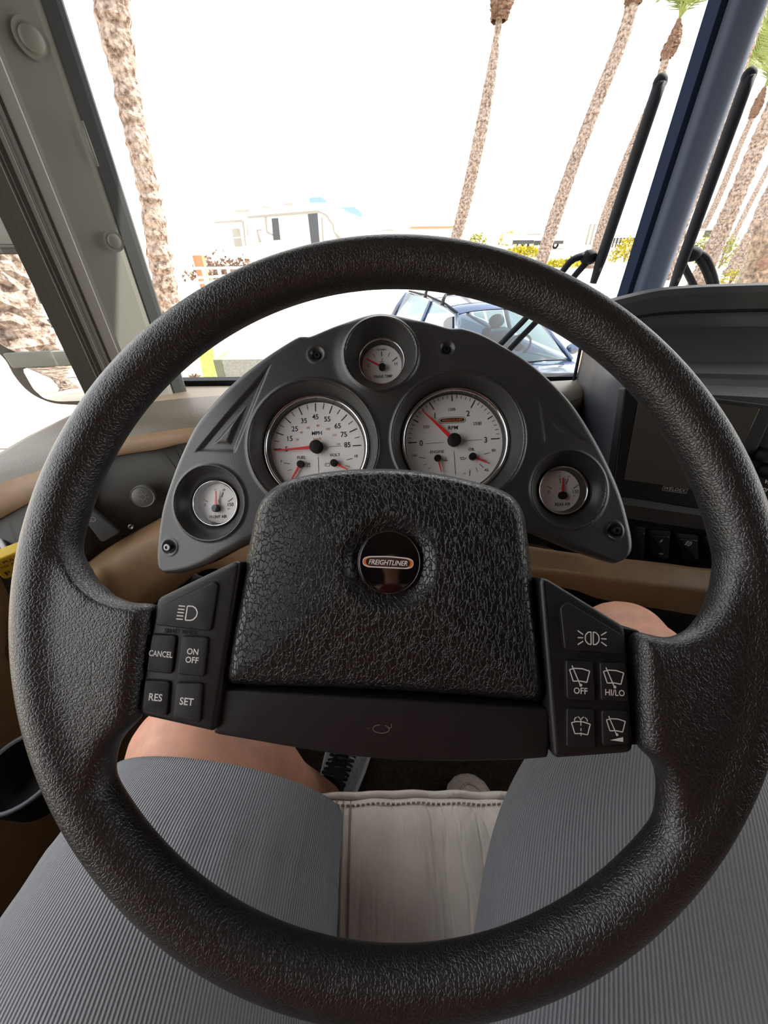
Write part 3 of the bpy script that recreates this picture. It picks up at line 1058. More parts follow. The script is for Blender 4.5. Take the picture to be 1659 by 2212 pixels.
# transmission temperature
g, dc, rd = gauge('trans', 'transmission_temperature_gauge', 'small top dial marked trans temp')
k = rd / 418
A = Ink(dc, k)
A.txt('NORMAL', 0, -305, 42, .008, .88).txt('C', -272, 28, 72, .006).txt('H', 298, 0, 72, .006).txt('TRANS TEMP', 22, 266, 62, .018, .80)
A.line(-8, -265, -6, -160, 18).line(-190, -215, -138, -132, 9).line(168, -242, 122, -145, 9).line(328, -138, 217, -52, 18)
A.line(-45, -45, 42, -45, 11).line(2, -115, 2, -50, 10).line(2, -108, 20, -108, 7).line(2, -88, 18, -88, 7)
build('markings', A.b, DARKINK, g, local=True)
needle(g, A, 7, 85, -318, -85, 52, 24)
hub(g, A, 7, 85, 72, .007)
# air pressure
for key, nm, t, lab in (('front', 'front_air_gauge', 'FRONT AIR', 'small left dial marked front air'), ('rear', 'rear_air_gauge', 'REAR AIR', 'small right dial marked rear air')):
    g, dc, rd = gauge(key, nm, lab)
    k = rd / 440
    A = Ink(dc, k)
    A.txt('65', -12, -312, 40, .0, .85).txt('100', 182, -306, 40, .0, .85).txt('0', -240, 30, 74, .008).txt('150', 335, 20, 78, .012, .95).txt('psi', 295, 112, 34, .004, 1.1).txt(t, 55, 292, 66, .018, .86)
    A.line(-8, -270, 8, -155, 17).line(170, -260, 135, -145, 17).line(-280, -105, -175, -35, 14).line(388, -125, 280, -45, 17)
    A.line(-20, -40, 30, -60, 8).line(60, -90, 66, -50, 9).line(50, -48, 100, -42, 8)
    build('markings', A.b, DARKINK, g, local=True)
    needle(g, A, 30, 105, 38, -275, 62, 24)
    hub(g, A, 30, 105, 84, .007)

# ================================================================ DASHBOARD
def loft(name, rows, m, parent, n=60, thick=.006, smooth=True, auto=35, sub=None):
    """surface through rows of points, each resampled smoothly"""
    R = [smooth_line(r, n) if len(r) > 2 else resample(r, n, False) for r in rows]
    b = MB()
    b.grid([[tuple(p) for p in r] for r in R])
    o = build(name, b, m, parent, smooth=smooth, auto=auto)
    if thick:
        mod(o, 'SOLIDIFY', thickness=thick, offset=-1)
    return o


def soft(rows, k=4):
    """insert smooth intermediate rows"""
    R = [np.array(r, float) for r in rows]
    R = [smooth_line(r, 40) for r in R]
    out = []
    A = np.array(R)
    for j in range(A.shape[1]):
        out.append(smooth_line(A[:, j], (len(rows) - 1) * k + 1))
    return [list(map(tuple, r)) for r in np.array(out).transpose(1, 0, 2)]


ds = tag(empty('dashboard', loc=(-.2, .62, -.95)), 'beige motorhome dashboard with taupe top, left of the steering wheel', 'dashboard')
P = lambda u, v, y: tuple(ay(u, v, y))
top_front = [(-.686, .50, -.335), P(120, 1008, .56), P(205, 968, .585), P(260, 948, .60), P(340, 934, .61), P(425, 924, .615), (-.20, .62, -.262), (.0, .62, -.262), (.32, .72, -.28), (.60, 1.045, -.350)]
top_back = [(-.688, 1.055, -.352), (-.60, 1.055, -.352), (-.52, 1.055, -.352), (-.45, 1.055, -.352), (-.38, 1.055, -.352), (-.30, 1.055, -.352), (-.15, 1.055, -.352), (.0, 1.055, -.352), (.3, 1.055, -.352), (.62, 1.055, -.352)]
tb, tf = np.array(top_back), np.array(top_front)
mid = lambda f, dz=0: [tuple(tb[i] * (1 - f) + tf[i] * f + [0, 0, dz]) for i in range(len(tb))]
r0, r1, r2, r3, r4 = mid(0), mid(.3, .010), mid(.65, .016), mid(.90, .010), mid(1, -.002)
loft('top_pad', [r0, r1, r2, mid(.8, .014), r3, mid(.96, .004), r4, [(p[0], p[1] + .01, p[2] - .012) for p in r4]], BEIGETOP, ds, 90)
face_b = [(-.686, .465, -.40), P(140, 1050, .52), P(212, 1003, .56), P(265, 985, .575), P(340, 973, .585), P(430, 958, .59), (-.20, .60, -.31), (.0, .60, -.31), (.32, .71, -.33), (.60, 1.045, -.39)]
r4b = [(p[0], p[1] - .001, p[2] - .001) for p in r4]
loft('upper_fascia', [r4b, [tuple((np.array(a) * .5 + np.array(b_) * .5) + [0, -.004, 0]) for a, b_ in zip(r4b, face_b)], face_b], BEIGE, ds, 90)
# dark switch fascia on the left
fa_b = [(-.655, .40, -.545), P(165, 1246, .475), P(240, 1190, .51), P(335, 1136, .54), P(430, 1095, .56), (-.30, .58, -.45), (-.15, .58, -.45), (.0, .58, -.45), (.32, .70, -.45), (.60, 1.04, -.45)]
fa_t = [(p[0], p[1] + .003, p[2] + .002) for p in face_b]
fa = loft('switch_fascia', [fa_t, fa_b], mat('brown_black_fascia', (.030, .026, .020), .5, spec=.35, bump=(700, .25, .0006)), ds, 60)
# knee bolster under it: top ledge, nose, underside
kb0 = [(-.675, .42, -.552), P(164, 1243, .473), P(240, 1187, .508), P(335, 1133, .538), P(430, 1090, .558), (-.25, .575, -.445), (.0, .57, -.455), P(1170, 1186, .50), P(1300, 1205, .485), P(1430, 1220, .475), P(1552, 1234, .47), (.85, .46, -.50)]
kb1 = [(-.675, .36, -.590), P(172, 1262, .440), P(250, 1222, .470), P(335, 1170, .500), P(430, 1125, .52), (-.25, .530, -.447), (.0, .52, -.46), P(1170, 1226, .475), P(1300, 1242, .455), P(1430, 1256, .445), P(1552, 1270, .44), (.85, .43, -.525)]
kb2 = [(-.675, .355, -.63), P(190, 1290, .430), P(270, 1290, .455), P(350, 1240, .480), P(440, 1190, .50), (-.25, .51, -.49), (.0, .50, -.50), P(1172, 1236, .468), P(1300, 1256, .448), P(1430, 1272, .438), P(1552, 1288, .435), (.85, .425, -.545)]
kb3 = [(-.675, .37, -.67), P(205, 1330, .440), P(290, 1318, .465), P(360, 1278, .490), P(450, 1222, .51), (-.25, .52, -.53), (.0, .51, -.54), P(1178, 1258, .465), P(1300, 1287, .445), P(1430, 1309, .435), P(1552, 1329, .435), (.85, .425, -.60)]
kb4 = [(p[0], p[1] + .14, p[2] - .03) for p in kb3]
loft('knee_bolster', soft([kb0, kb1, kb2, kb3], 5) + [[tuple(q) for q in smooth_line(kb4, 40)]], BEIGE, ds, 90, auto=60)
# headlamp knob, dimmer rocker, screw on the fascia
pa, pb, pc = np.array(P(240, 1190, .51)), np.array(P(335, 1136, .54)), np.array(P(340, 973, .585))
FF = Frame(P(309, 1072, .534), pb - pa, pc - pb)
if FF.z[1] > 0:
    FF = Frame(FF.o, -FF.x, FF.y)
kn = build('headlamp_knob', MB().lathe([(.0185, -.006), (.0185, .002), (.0178, .0035), (.0160, .0030), (.0150, .0036), (.0005, .0040)], 40, cap1=True), mat('knob_grey', (.09, .088, .08), .4), smooth=True, origin=(0, 0, 0), auto=40)
WORLD[kn.name] = FF.world()
kn.matrix_world = FF.world()
kn.parent = ds
kn.matrix_parent_inverse = WORLD['dashboard'].inverted()


def onframe(name, mb, m, fr, parent, **kw):
    o = build(name, mb, m, origin=(0, 0, 0), **kw)
    o.matrix_world = fr.world()
    o.parent = parent
    o.matrix_parent_inverse = parent.matrix_world.inverted() if parent.type == 'EMPTY' else WORLD[parent.name].inverted()
    WORLD[o.name] = fr.world()
    return o


kq = .55 / FPX * .95
b = MB()
b.path([(8 * kq * math.cos(t), 8 * kq * math.sin(t)) for t in np.linspace(0, 2 * math.pi, 20)], 1.4 * kq, .0045)
for i in range(8):
    t = i * math.pi / 4 + .2
    b.bar((11 * kq * math.cos(t), 11 * kq * math.sin(t)), (16 * kq * math.cos(t), 16 * kq * math.sin(t)), 1.3 * kq, .0045)
onframe('lamp_symbol', b, GREYINK, FF, kn)
x, y = FF.at(213, 1130)
tilt = math.radians(14)
rk = onframe('dimmer_switch', MB().slab(roundpoly([(x - .017, y - .030), (x + .017, y - .030), (x + .009, y + .030), (x - .010, y + .030)], .006, 5), -.004, .004, .002, 3), DASHDARK, FF, ds, smooth=True, auto=40)
b = MB()
b.path([(x - .004, y + .012), (x - .009, y + .012)], .0011, .0043).path([(x - .004, y + .009), (x - .009, y + .009)], .0011, .0043).path([(x - .003, y + .014), (x + .002, y + .013), (x + .004, y + .010), (x + .002, y + .007), (x - .003, y + .006), (x - .003, y + .014)], .0011, .0043)
onframe('lamp_symbol', b, GREYINK, FF, rk)
x, y = FF.at(283, 1138)
onframe('screw', MB().lathe([(.0045, -.002), (.0045, .001), (.0028, .0014), (.0022, .0002), (.0004, .0002)], 20, (x, y), cap1=True), STEEL, FF, ds, smooth=True)

# side console under the driver's window: ledge, yellow valve knob, drink holder
sc = tag(empty('side_console', loc=(-.62, .1, -1.0)), 'beige side console and wall panel below the left window', 'console')
side = []
for y_ in (.56, .40, .20, .0, -.3):
    zz = -.40 - .02 * (.56 - y_)
    side.append([(-.689, y_, zz + .015), (-.655, y_, zz), (-.630, y_, zz - .03), (-.620, y_, zz - .09), (-.625, y_, zz - .20), (-.622, y_, zz - .30), (-.616, y_, zz - .40), (-.610, y_, zz - .50), (-.610, y_, -1.02)])
b = MB()
b.grid([[tuple(p) for p in r] for r in side])
o = build('side_panel', b, BEIGE, sc, smooth=True, auto=50)
mod(o, 'BEVEL', width=.01, segments=3)
b = MB().box(-.688, -.612, .555, .562, -1.02, -.63)
build('end_panel', b, BEIGE, sc)
kp = ax(30, 1214, -.585)
vf = Frame(kp, (.70, .71, 0), (.25, -.3, .9))
if np.dot(vf.z, kp) > 0:
    vf = Frame(kp, (-.70, -.71, 0), (.25, -.3, .9))
pv = tag(empty('parking_brake_knob', vf.world()), 'yellow square pull knob of the parking brake at the left edge', 'knob')
hw = .0235
body = build('knob', MB().slab(roundpoly([(-hw, -hw * 1.15), (hw, -hw * 1.15), (hw, hw * 1.15), (-hw, hw * 1.15)], .006, 6), -.012, .006, .003, 4), YELLOW, pv, smooth=True, local=True, auto=50)
build('stem', MB().lathe([(.008, -.05), (.008, -.012)], 20), STEEL, pv, smooth=True, local=True)
b = MB().text('PULL', 0, .016, .0085, .0063, 0, .01).text('TO APPLY', 0, .006, .0075, .0063, 0, .01).text('PARK', 0, -.012, .014, .0063, 0, .02)
build('lettering', b, DARKINK, body, local=True)
ch = tag(empty('drink_holder', loc=(-.5, .23, -.66)), 'dark drink holder with a thin grey rim beside the driver seat', 'cup holder')
cc = az(48, 1664, -.60)
b = MB()
n = 40
b.lathe([(.052, .0), (.048, -.03), (.042, -.062), (.001, -.064)], n)
V = [(p[0] + cc[0], p[1] + cc[1], p[2] + cc[2]) for p in b.v]
b.v = V
build('cup', b, BLACK, ch, smooth=True)
b = MB().lathe([(.049, .001), (.050, .004), (.053, .005), (.055, .003), (.054, -.002), (.052, -.003)], n)
b.v = [(p[0] + cc[0], p[1] + cc[1], p[2] + cc[2]) for p in b.v]
build('rim_ring', b, RUBBER if False else mat('grey_rim', srgb(96, 100, 106)[:3], .5), ch, smooth=True)
b = MB().box(-.63, cc[0] - .045, cc[1] - .012, cc[1] + .012, cc[2] - .03, cc[2] - .008)
build('bracket', b, BLACK, ch)

# ================================================================ CENTRE CONSOLE (right)
cs = tag(empty('centre_console', loc=(.6, .7, -1.0)), 'dark grey centre console with curved hood right of the steering wheel', 'console')


def crow(pl_, pr_, ext=.55):
    """row from two measured points, carried on to the right"""
    a, c = np.array(pl_), np.array(pr_)
    d = (c - a) / np.linalg.norm(c - a)
    return [tuple(a), tuple(a + (c - a) * .25), tuple(a + (c - a) * .5), tuple(c), tuple(c + d * ext * .5), tuple(c + d * ext)]


visor = [P(1300, 662, .86), P(1342, 651, .85), P(1420, 634, .835), P(1500, 627, .825), P(1580, 624, .815), P(1659, 622, .81), P(1800, 622, .80), P(1950, 626, .80)]
dn = lambda row, dz, dy=0: [(p[0], p[1] + dy, p[2] + dz) for p in row]
back = [(max(p[0] + .02, .60 + .04 * i), 1.05, -.17) for i, p in enumerate(visor)]
hood_rows = [dn(back, -.25), back, [tuple((np.array(a) + np.array(b_)) / 2 + [0, 0, .012]) for a, b_ in zip(back, visor)], dn(visor, .001, .012), visor, dn(visor, -.006, -.003), dn(visor, -.030, .0), dn(visor, -.036, .008)]
loft('hood', hood_rows, DASHDARK, cs, 80, auto=30)
f0 = dn(visor, -.030, .010)
f1 = [P(1296, 765, .80), P(1340, 767, .795), P(1420, 768, .785), P(1500, 769, .775), P(1580, 770, .765), P(1659, 770, .755), P(1800, 774, .74), P(1950, 780, .73)]
fm = [tuple(np.array(a) * .5 + np.array(b_) * .5 + [0, .03, .0]) for a, b_ in zip(f0, f1)]
f2 = dn(f1, -.012, -.012)
f3 = [P(1318, 818, .73), P(1360, 818, .725), P(1420, 819, .715), P(1500, 820, .705), P(1580, 822, .695), P(1659, 824, .685), P(1800, 828, .67), P(1950, 832, .66)]
f4 = dn(f3, -.010, -.018)
f5 = [P(1342, 850, .655), P(1380, 851, .65), P(1430, 853, .645), P(1500, 856, .635), P(1580, 860, .625), P(1659, 864, .615), P(1800, 872, .60), P(1950, 880, .59)]
f6 = [P(1308, 1062, .60), P(1345, 1064, .595), P(1400, 1072, .588), P(1470, 1082, .58), P(1540, 1092, .57), P(1620, 1104, .56), P(1760, 1125, .545), P(1900, 1146, .53)]
f7 = dn(f6, -.008, -.030)
f8 = dn(f7, -.022, .0)
f9 = dn(f8, -.006, .022)
f10 = [(p[0] + .01, p[1] - .02, z) for p, z in zip(f9, np.linspace(-.52, -.60, len(f9)))]
loft('instrument_face', [f0, fm, dn(f1, .004, .004), f1, f2, dn(f3, .006, .004), f3, f4, f5, f6], DASHDARK, cs, 80, auto=22)
loft('ledge', [f6, dn(f6, .002, -.004), f7, f8, f9], DASHDARK, cs, 80, auto=30)
sw_face = loft('switch_face', [f9, f10], BLACK, cs, 60)
# left cheek of the console
lc = [(P(1258, 742, .96), P(1236, 872, .96), P(1205, 1060, .96)), (P(1352, 826, .64), P(1342, 850, .652), P(1309, 1062, .598))]
b = MB()
chk = [[P(1262, 700, .98), P(1262, 742, .96), P(1236, 872, .955), P(1190, 1130, .95)], [P(1335, 700, .84), P(1345, 800, .70), P(1343, 851, .653), P(1307, 1066, .597)]]
loft('cheek', [chk[0], [tuple(np.array(a) * .45 + np.array(c) * .55 + [-.012, 0, 0]) for a, c in zip(*chk)], chk[1]], mat('blue_black_cheek', (.026, .030, .040), .5, spec=.4, bump=(700, .25, .0006)), cs, 40, auto=60)
b = MB()
e0, e1 = ay(1264, 742, .965), ay(1242, 850, .955)
b.tube([e0, (e0 + e1) / 2, e1], [.0035, .0035, .0035], 8)
build('edge_trim', b, BRASS, cs, smooth=True)
b = MB().tube([ay(1256, 742, .97), ay(1230, 870, .96)], [.004, .004], 8)
build('edge_seal', b, RUBBER, cs, smooth=True)
# closed right end and a pedestal down to the floor
er = [np.array(q[-1]) for q in (f0, f1, f2, f3, f4, f5, f6, f7, f9, f10)]
b = MB()
b.grid([[tuple(p) for p in er], [(p[0] + .03, 1.05, p[2]) for p in er]])
build('right_cheek', b, DASHDARK, cs)
b = MB()
b.grid([[(.56, .62, -.56), (.56, 1.05, -.56)], [(.60, .72, -1.018), (.60, 1.05, -1.018)]])
b.grid([[(.56, .62, -.56), (1.05, .60, -.58)], [(.60, .72, -1.018), (1.0, .72, -1.018)]])
b.grid([[(1.05, .60, -.58), (1.05, 1.05, -.58)], [(1.0, .72, -1.018), (1.0, 1.05, -1.018)]])
build('pedestal', b, BLACK, cs)
# panel text, knobs and rockers
F5, F6 = np.array(f5[5]), np.array(f6[5])
MF = Frame(np.array(P(1455, 950, .605)), np.array(f6[4]) - np.array(f6[1]), np.array(f5[3]) - np.array(f6[3]))
for (u_, v_) in ((1655, 985), (1668, 1020)):
    x, y = MF.at(u_, v_, .012)
    onframe('control_knob', MB().lathe([(.013, -.004), (.013, .006), (.0115, .008), (.0115, .018), (.010, .020), (.0005, .0205)], 28, (x, y), cap1=True), BLACK, MF, cs, smooth=True, auto=40)
b = MB()
for t, u_, v_ in (('VIEW', 1668, 1042), ('MONITOR', 1664, 1060)):
    x, y = MF.at(u_, v_, .010)
    b.text(t, x, y, .0095, .010, 0, .015, .2)
onframe('panel_lettering', b, WHITEINK, MF, cs)

mo = tag(empty('rear_view_monitor', MF.world()), 'dark rear camera monitor set in the centre console', 'monitor')
bz = MF.pts([(1350, 838), (1650, 872), (1600, 1090), (1316, 1054)], .008)
sx0, sy0 = MF.at(1382, 850, .008)
sx1, sy1 = MF.at(1348, 1036, .008)
X0, X1 = min(p[0] for p in bz), .155
bx0, by1 = MF.at(1350, 836, .008)
bx1, by0 = MF.at(1316, 1072, .008)
b = MB()
outl = roundpoly([(bx0, by1), (bx1, by0), (.130, by0), (.130, by1)], .006, 5)
build('bezel', MB().slab(outl, -.012, .008, .003, 4), BLACK, mo, smooth=True, local=True, auto=45)
build('screen', MB().slab(roundpoly([(sx0, sy0), (sx1, sy1), (.105, sy1), (.105, sy0)], .002, 3), .006, .0088, .0005, 2), SCREEN, mo, local=True)
build('bezel_edge', MB().path([(bx0 + .002, by1 - .004), (bx1 + .002, by0 + .02)], .0018, .0084), STEEL, mo, local=True)
x, y = MF.at(1458, 1057, .0085)
q = .60 / FPX
b = MB()
b.path([(x - 28 * q, y - 6.5 * q), (x + 28 * q, y - 6.5 * q), (x + 28 * q, y + 6.5 * q), (x - 28 * q, y + 6.5 * q), (x - 28 * q, y - 6.5 * q)], 1.0 * q, .0086)
b.text('WELDEX', x, y, 11.5 * q, .0086, 0, .012, .2, 1.1, 1.05)
build('lettering', b, mat('pale_ink', (.45, .40, .34), .6), mo, local=True)

RF = Frame(np.array(P(1455, 1180, .545)), np.array(f10[3]) - np.array(f10[1]), np.array(f9[2]) - np.array(f10[2]))
if np.dot(RF.z, RF.o) > 0:
    RF = Frame(RF.o, -RF.x, RF.y)
ZR = .012
for i, (quad, txt) in enumerate((([(1375, 1152), (1394, 1153), (1390, 1216), (1376, 1214)], None), ([(1409, 1157), (1447, 1160), (1443, 1208), (1411, 1203)], 's'), ([(1467, 1164), (1507, 1168), (1508, 1212), (1473, 1208)], 'f'), ([(1527, 1170), (1560, 1174), (1568, 1222), (1536, 1218)], None))):
    pts = RF.pts(quad, ZR)
    a = np.array(pts)
    c = a.mean(0)
    onframe('switch_surround', MB().slab(roundpoly([tuple(c + (p - c) * 1.22 + np.array([0, .003])) for p in a], .004, 4), -.004, ZR - .006, .002, 3), BLACK, RF, cs, smooth=True, auto=18)
    r_ = onframe('rocker_switch', MB().slab(roundpoly(pts, .003, 4), -.002, ZR, .0018, 3), mat('rocker_black', (.010, .010, .010), .35) if i == 0 else bpy.data.materials['rocker_black'], RF, cs, smooth=True, auto=18)
    b = MB()
    q = .53 / FPX
    if txt == 's':
        x, y = RF.at(1428, 1169, ZR)
        b.path([(x + 2 * q, y + 7 * q), (x - 3 * q, y + 0 * q), (x + 3 * q, y + 1 * q), (x - 2 * q, y - 6 * q)], 1.5 * q, ZR + .0002)
        onframe('bolt_symbol', b, WHITEINK, RF, r_)
        x, y = RF.at(1428, 1196, ZR)
        b = MB().text('ON', x, y, 8 * q, ZR + .0002, 0, .01)
    elif txt == 'f':
        x, y = RF.at(1487, 1174, ZR)
        for k_ in (-5, 0, 5):
            b.bar((x - 9 * q, y + k_ * q), (x - 1 * q, y + (k_ + 1) * q), 1.5 * q, ZR + .0002)
        b.bar((x - 5 * q, y + 8 * q), (x - 5 * q, y - 7 * q), 1.2 * q, ZR + .0002)
        b.path([(x + 2 * q, y + 7 * q), (x + 6 * q, y + 6 * q), (x + 8 * q, y), (x + 6 * q, y - 6 * q), (x + 2 * q, y - 7 * q), (x + 2 * q, y + 7 * q)], 1.5 * q, ZR + .0002)
    if txt:
        onframe('lettering', b, WHITEINK, RF, r_)
q = .55 / FPX
FAINT = mat('faint_ink', (.10, .09, .08), .6)
for t, u_, v_ in (('GEN', 1424, 1124), ('START', 1424, 1132), ('DOCKING', 1480, 1130), ('LT', 1480, 1139)):
    x, y = RF.at(u_, v_, .001)
    onframe('switch_legend', MB().text(t, x, y, 9.5 * q, .001), FAINT, RF, cs)

# ================================================================ WIPERS outside the glass
def wiper(name, tip, foot, hubpx, arms, label, y=1.16):
    wv_ = empty(name, loc=tuple(ay(*hubpx, y)))
    tag(wv_, label, 'wiper', 'windshield wipers')
    a, c = ay(*tip, y), ay(*foot, y)
    b = MB()
    pts = [a * (1 - t) + c * t for t in np.linspace(0, 1, 14)]
    b.tube(pts, [(.0145, .012), (.0150, .012)] + [(.0155, .012)] * 10 + [(.013, .010), (.010, .008)], 10)
    b.ball(a, .0142, .011, .0142, 14, 8)
    build('blade', b, RUBBER, wv_, smooth=True)
    b = MB()
    b.tube([p + np.array([0, -.011, 0]) for p in pts[1:-1]], .003, 6)
    build('blade_spine', b, PILLARDARK, wv_, smooth=True)
    h = ay(*hubpx, y + .02)
    b = MB()
    b.ball(h, .022, .016, .017, 14, 8)
    b.tube([h, ay(*arms[0][0], y + .02)], [.016, .013], 8)
    build('arm_bracket', b, RUBBER, wv_, smooth=True)
    for pth in arms:
        e_ = ay(*pth[-1], y + .02)
        build('pivot', MB().tube([(e_[0], 1.105, e_[2]), (e_[0], y + .035, e_[2])], .02, 12), RUBBER, wv_, smooth=True, auto=40)
        b = MB()
        pp = smooth_line([ay(*p, y + .02) for p in pth], 16)
        b.tube(pp, .0085, 8)
        build('arm', b, RUBBER, wv_, smooth=True)


wiper('windshield_wiper', (1426, 178), (1281, 612), (1272, 556), [[(1262, 552), (1236, 562), (1214, 588), (1150, 672), (1080, 745), (1020, 815)], [(1268, 566), (1238, 600), (1180, 672), (1100, 756), (1040, 830)]], 'wiper left of the blue-grey windshield post, in front of thin palms')
wiper('windshield_wiper', (1618, 164), (1448, 636), (1496, 549), [[(1506, 546), (1524, 556), (1538, 585), (1548, 625), (1556, 680)], [(1504, 552), (1518, 572), (1530, 600), (1538, 630), (1544, 680)], [(1476, 572), (1490, 600), (1503, 628), (1520, 680)]], 'wiper right of the blue-grey windshield post')

# ================================================================ OUTSIDE MIRROR (left)
mc = ay(95, 700, 1.22)
MFm = Frame(mc, (.955, .29, .0), (0, .05, 1))
if np.dot(MFm.z, mc) > 0:
    MFm = Frame(mc, (-.955, -.29, 0), (0, .05, 1))
mi = tag(empty('side_mirror', MFm.world()), 'tall outside mirror with a flat upper glass and curved lower glass beyond the left pillar', 'mirror')
Lm = lambda u_, v_: MFm.at(u_, v_, .0)
pu = [Lm(*p) for p in ((-330, 470), (215, 470), (235, 880), (110, 874), (62, 852), (28, 815), (6, 770), (-60, 730), (-330, 700))]
cx_ = np.mean([p[0] for p in pu])
build('housing', MB().slab(roundpoly(pu, .03, 6), -.10, -.004, .004, 3), PILLARDARK, mi, smooth=True, local=True, auto=40)
up = [Lm(*p) for p in ((-325, 549), (212, 549), (222, 752), (40, 764), (16, 752), (-10, 735), (-325, 690))]
build('flat_glass', MB().slab(roundpoly(up, .012, 5), -.004, .001, .0006, 2), MIRROR, mi, local=True)
# curved lower glass
lo = np.array(resample(roundpoly([Lm(*p) for p in ((46, 796), (232, 786), (240, 864), (125, 868), (95, 862), (72, 842))], .012, 5), 60))
c = lo.mean(0)
b = MB()
b.grid([[(c[0] + (p[0] - c[0]) * t, c[1] + (p[1] - c[1]) * t, .004 - .006 * t * t) for p in lo] for t in np.linspace(.02, 1, 10)], True)
fixnorm(build('curved_glass', b, MIRROR, mi, smooth=True, local=True))
b = MB()
b.slab(roundpoly([Lm(*p) for p in ((8, 762), (232, 752), (234, 784), (30, 794))], .006, 4), -.006, .010, .003, 3)
build('divider', b, PILLAR, mi, smooth=True, local=True, auto=40)
b = MB()
b.slab(roundpoly([Lm(*p) for p in ((-330, 530), (214, 530), (214, 549), (-330, 549))], .004, 3), -.006, .010, .003, 3)
build('top_rail', b, PILLARDARK, mi, local=True)
build('upper_cover', MB().slab(roundpoly([Lm(*p) for p in ((-330, 420), (200, 420), (214, 530), (-330, 530))], .01, 4), -.06, .004, .004, 3), PILLAR, mi, smooth=True, local=True, auto=40)
b = MB().tube([MFm.o + np.array([.05, -.05, -.1]), np.array([-.78, 1.14, -.15])], .012, 8)
b = MB().tube([(MFm.o + MFm.x * .02 - MFm.z * .06), (-.80, 1.13, .02), (-.70, 1.11, .05)], .012, 8)
build('arm', b, RUBBER, mi, smooth=True)

# ================================================================ DRIVER SEAT
se = tag(empty('driver_seat', loc=(.0, -.1, -1.02)), 'cream leather driver seat cushion with stitched front edge', 'seat')
NX, NY = 60, 50
ZS = -.565
yf = .168
xs = np.linspace(-.265, .285, NX)
b = MB()


def seatz(x, t):
    """cushion top from the rear (t=0) to the front lip (t=1)"""
    z = ZS - .004 * math.cos((x - .01) * 2 * math.pi / .052) * .5
    z += .004 * math.exp(-((x - .01) / .09) ** 2)
    return z


rows = []
for t in np.linspace(0, 1, NY):
    y_ = -.40 + (yf + .40) * t
    rows.append([(x, y_ + .010 * math.cos((x - .03) * 5), seatz(x, t) - (.020 * max(0, (t - .93) / .07) ** 2)) for x in xs])
last = rows[-1]
for dy, dz in ((.006, -.006), (.008, -.014), (.004, -.022), (.004, -.06), (-.02, -.11)):
    rows.append([(p[0], p[1] + dy, p[2] + dz) for p in last])
b.grid(rows)
o = build('cushion', b, SEAT, se, smooth=True)
mod(o, 'SOLIDIFY', thickness=.01, offset=-1)
# welt with stitches along the front
b = MB()
lip = [(p[0], p[1] + .002, p[2] + .002 + .0012 * math.sin(p[0] * 90)) for p in last]
b.tube(lip, .0042, 8)
build('front_welt', b, SEAT, se, smooth=True)
b = MB()
for x in np.arange(-.10, .20, .0062):
    b.box(x, x + .004, yf + .010 * math.cos((x - .03) * 5) - .011, yf + .010 * math.cos((x - .03) * 5) - .0098, seatz(x, 1) - .010, seatz(x, 1) - .0068)
build('stitching', b, SEATWELT, se)
b = MB()
for dx in (-.063, -.055, -.046):
    b.tube([(dx + .02 * (1 - t), -.25 + (yf + .25) * t + .008, seatz(dx, t) + .0006 - .020 * max(0, (t - .93) / .07) ** 2) for t in np.linspace(0, 1, 20)], .0012, 6)
build('side_seam', b, SEATWELT, se)
build('seat_base', MB().box(-.22, .24, -.38, .08, -1.015, -.66), BLACK, se)
b = MB()
b.slab(roundpoly([(-.26, -.56), (.28, -.56), (.28, .10), (.18, .20), (-.16, .20), (-.26, .10)], .05, 6), -.06, .06, .03, 4)
b.v = [(x, -.50 - z - (y + .56) * .18, y) for x, y, z in b.v]
fixnorm(build('backrest', b, SEAT, se, smooth=True, auto=60))

# ================================================================ DRIVER (legs in view)
pe = tag(empty('person', loc=(.02, -.15, -1.02)), 'seated driver in ribbed grey shorts, bare knees and laced shoes', 'person')
HL, HR = np.array([-.120, -.30, -.475]), np.array([.120, -.30, -.475])
KL, KR = np.array([-.200, .170, -.465]), np.array([.335, .315, -.487])
ALp, ARp = np.array([-.125, .270, -.925]), np.array([.190, .150, -.930])
b = MB()


def limb(pts, rad, n=20):
    P_ = smooth_line(pts, 36)
    r = smooth_line([(q, q) for q in rad], 36)[:, 0]
    b.tube(P_, list(r), n)
    b.ball(P_[0], r[0], r[0], r[0], n, 10)
    b.ball(P_[-1], r[-1], r[-1], r[-1], n, 10)


limb([HL, HL * .5 + KL * .5 + [0, 0, .008], KL + [0, -.03, .004]], [.098, .088, .074])
limb([HR, HR * .5 + KR * .5 + [0, 0, .008], KR + [0, -.03, .004]], [.098, .088, .074])
limb([KL + [0, -.03, .004], KL + [.010, .022, -.045], KL * .62 + ALp * .38 + [.01, -.015, 0], KL * .3 + ALp * .7, ALp], [.072, .066, .062, .046, .038])
limb([KR + [0, -.03, .004], KR + [-.010, .020, -.045], KR * .62 + ARp * .38 + [0, -.015, 0], KR * .3 + ARp * .7, ARp], [.072, .066, .062, .046, .038])
b.ball(KL + [-.004, .012, .004], .074, .062, .068)
b.ball(KR + [.0, .012, .006], .064, .058, .064)
b.ball((.015, -.34, -.44), .175, .12, .12, 24, 14)
TOR = [(.0, -.36, -.44), (.0, -.40, -.30), (.0, -.43, -.12), (.0, -.43, .0), (.0, -.425, .06), (.0, -.42, .10)]
TRR = [(.185, .125), (.165, .125), (.185, .125), (.195, .110), (.15, .085), (.07, .065)]
b.tube(TOR, TRR, 28)
b.tube([(0, -.42, .08), (0, -.405, .15), (0, -.39, .20)], [.060, .056, .058], 20)
b.ball((0, -.375, .275), .076, .098, .120, 24, 16)
b.ball((0, -.275, .262), .014, .020, .020)
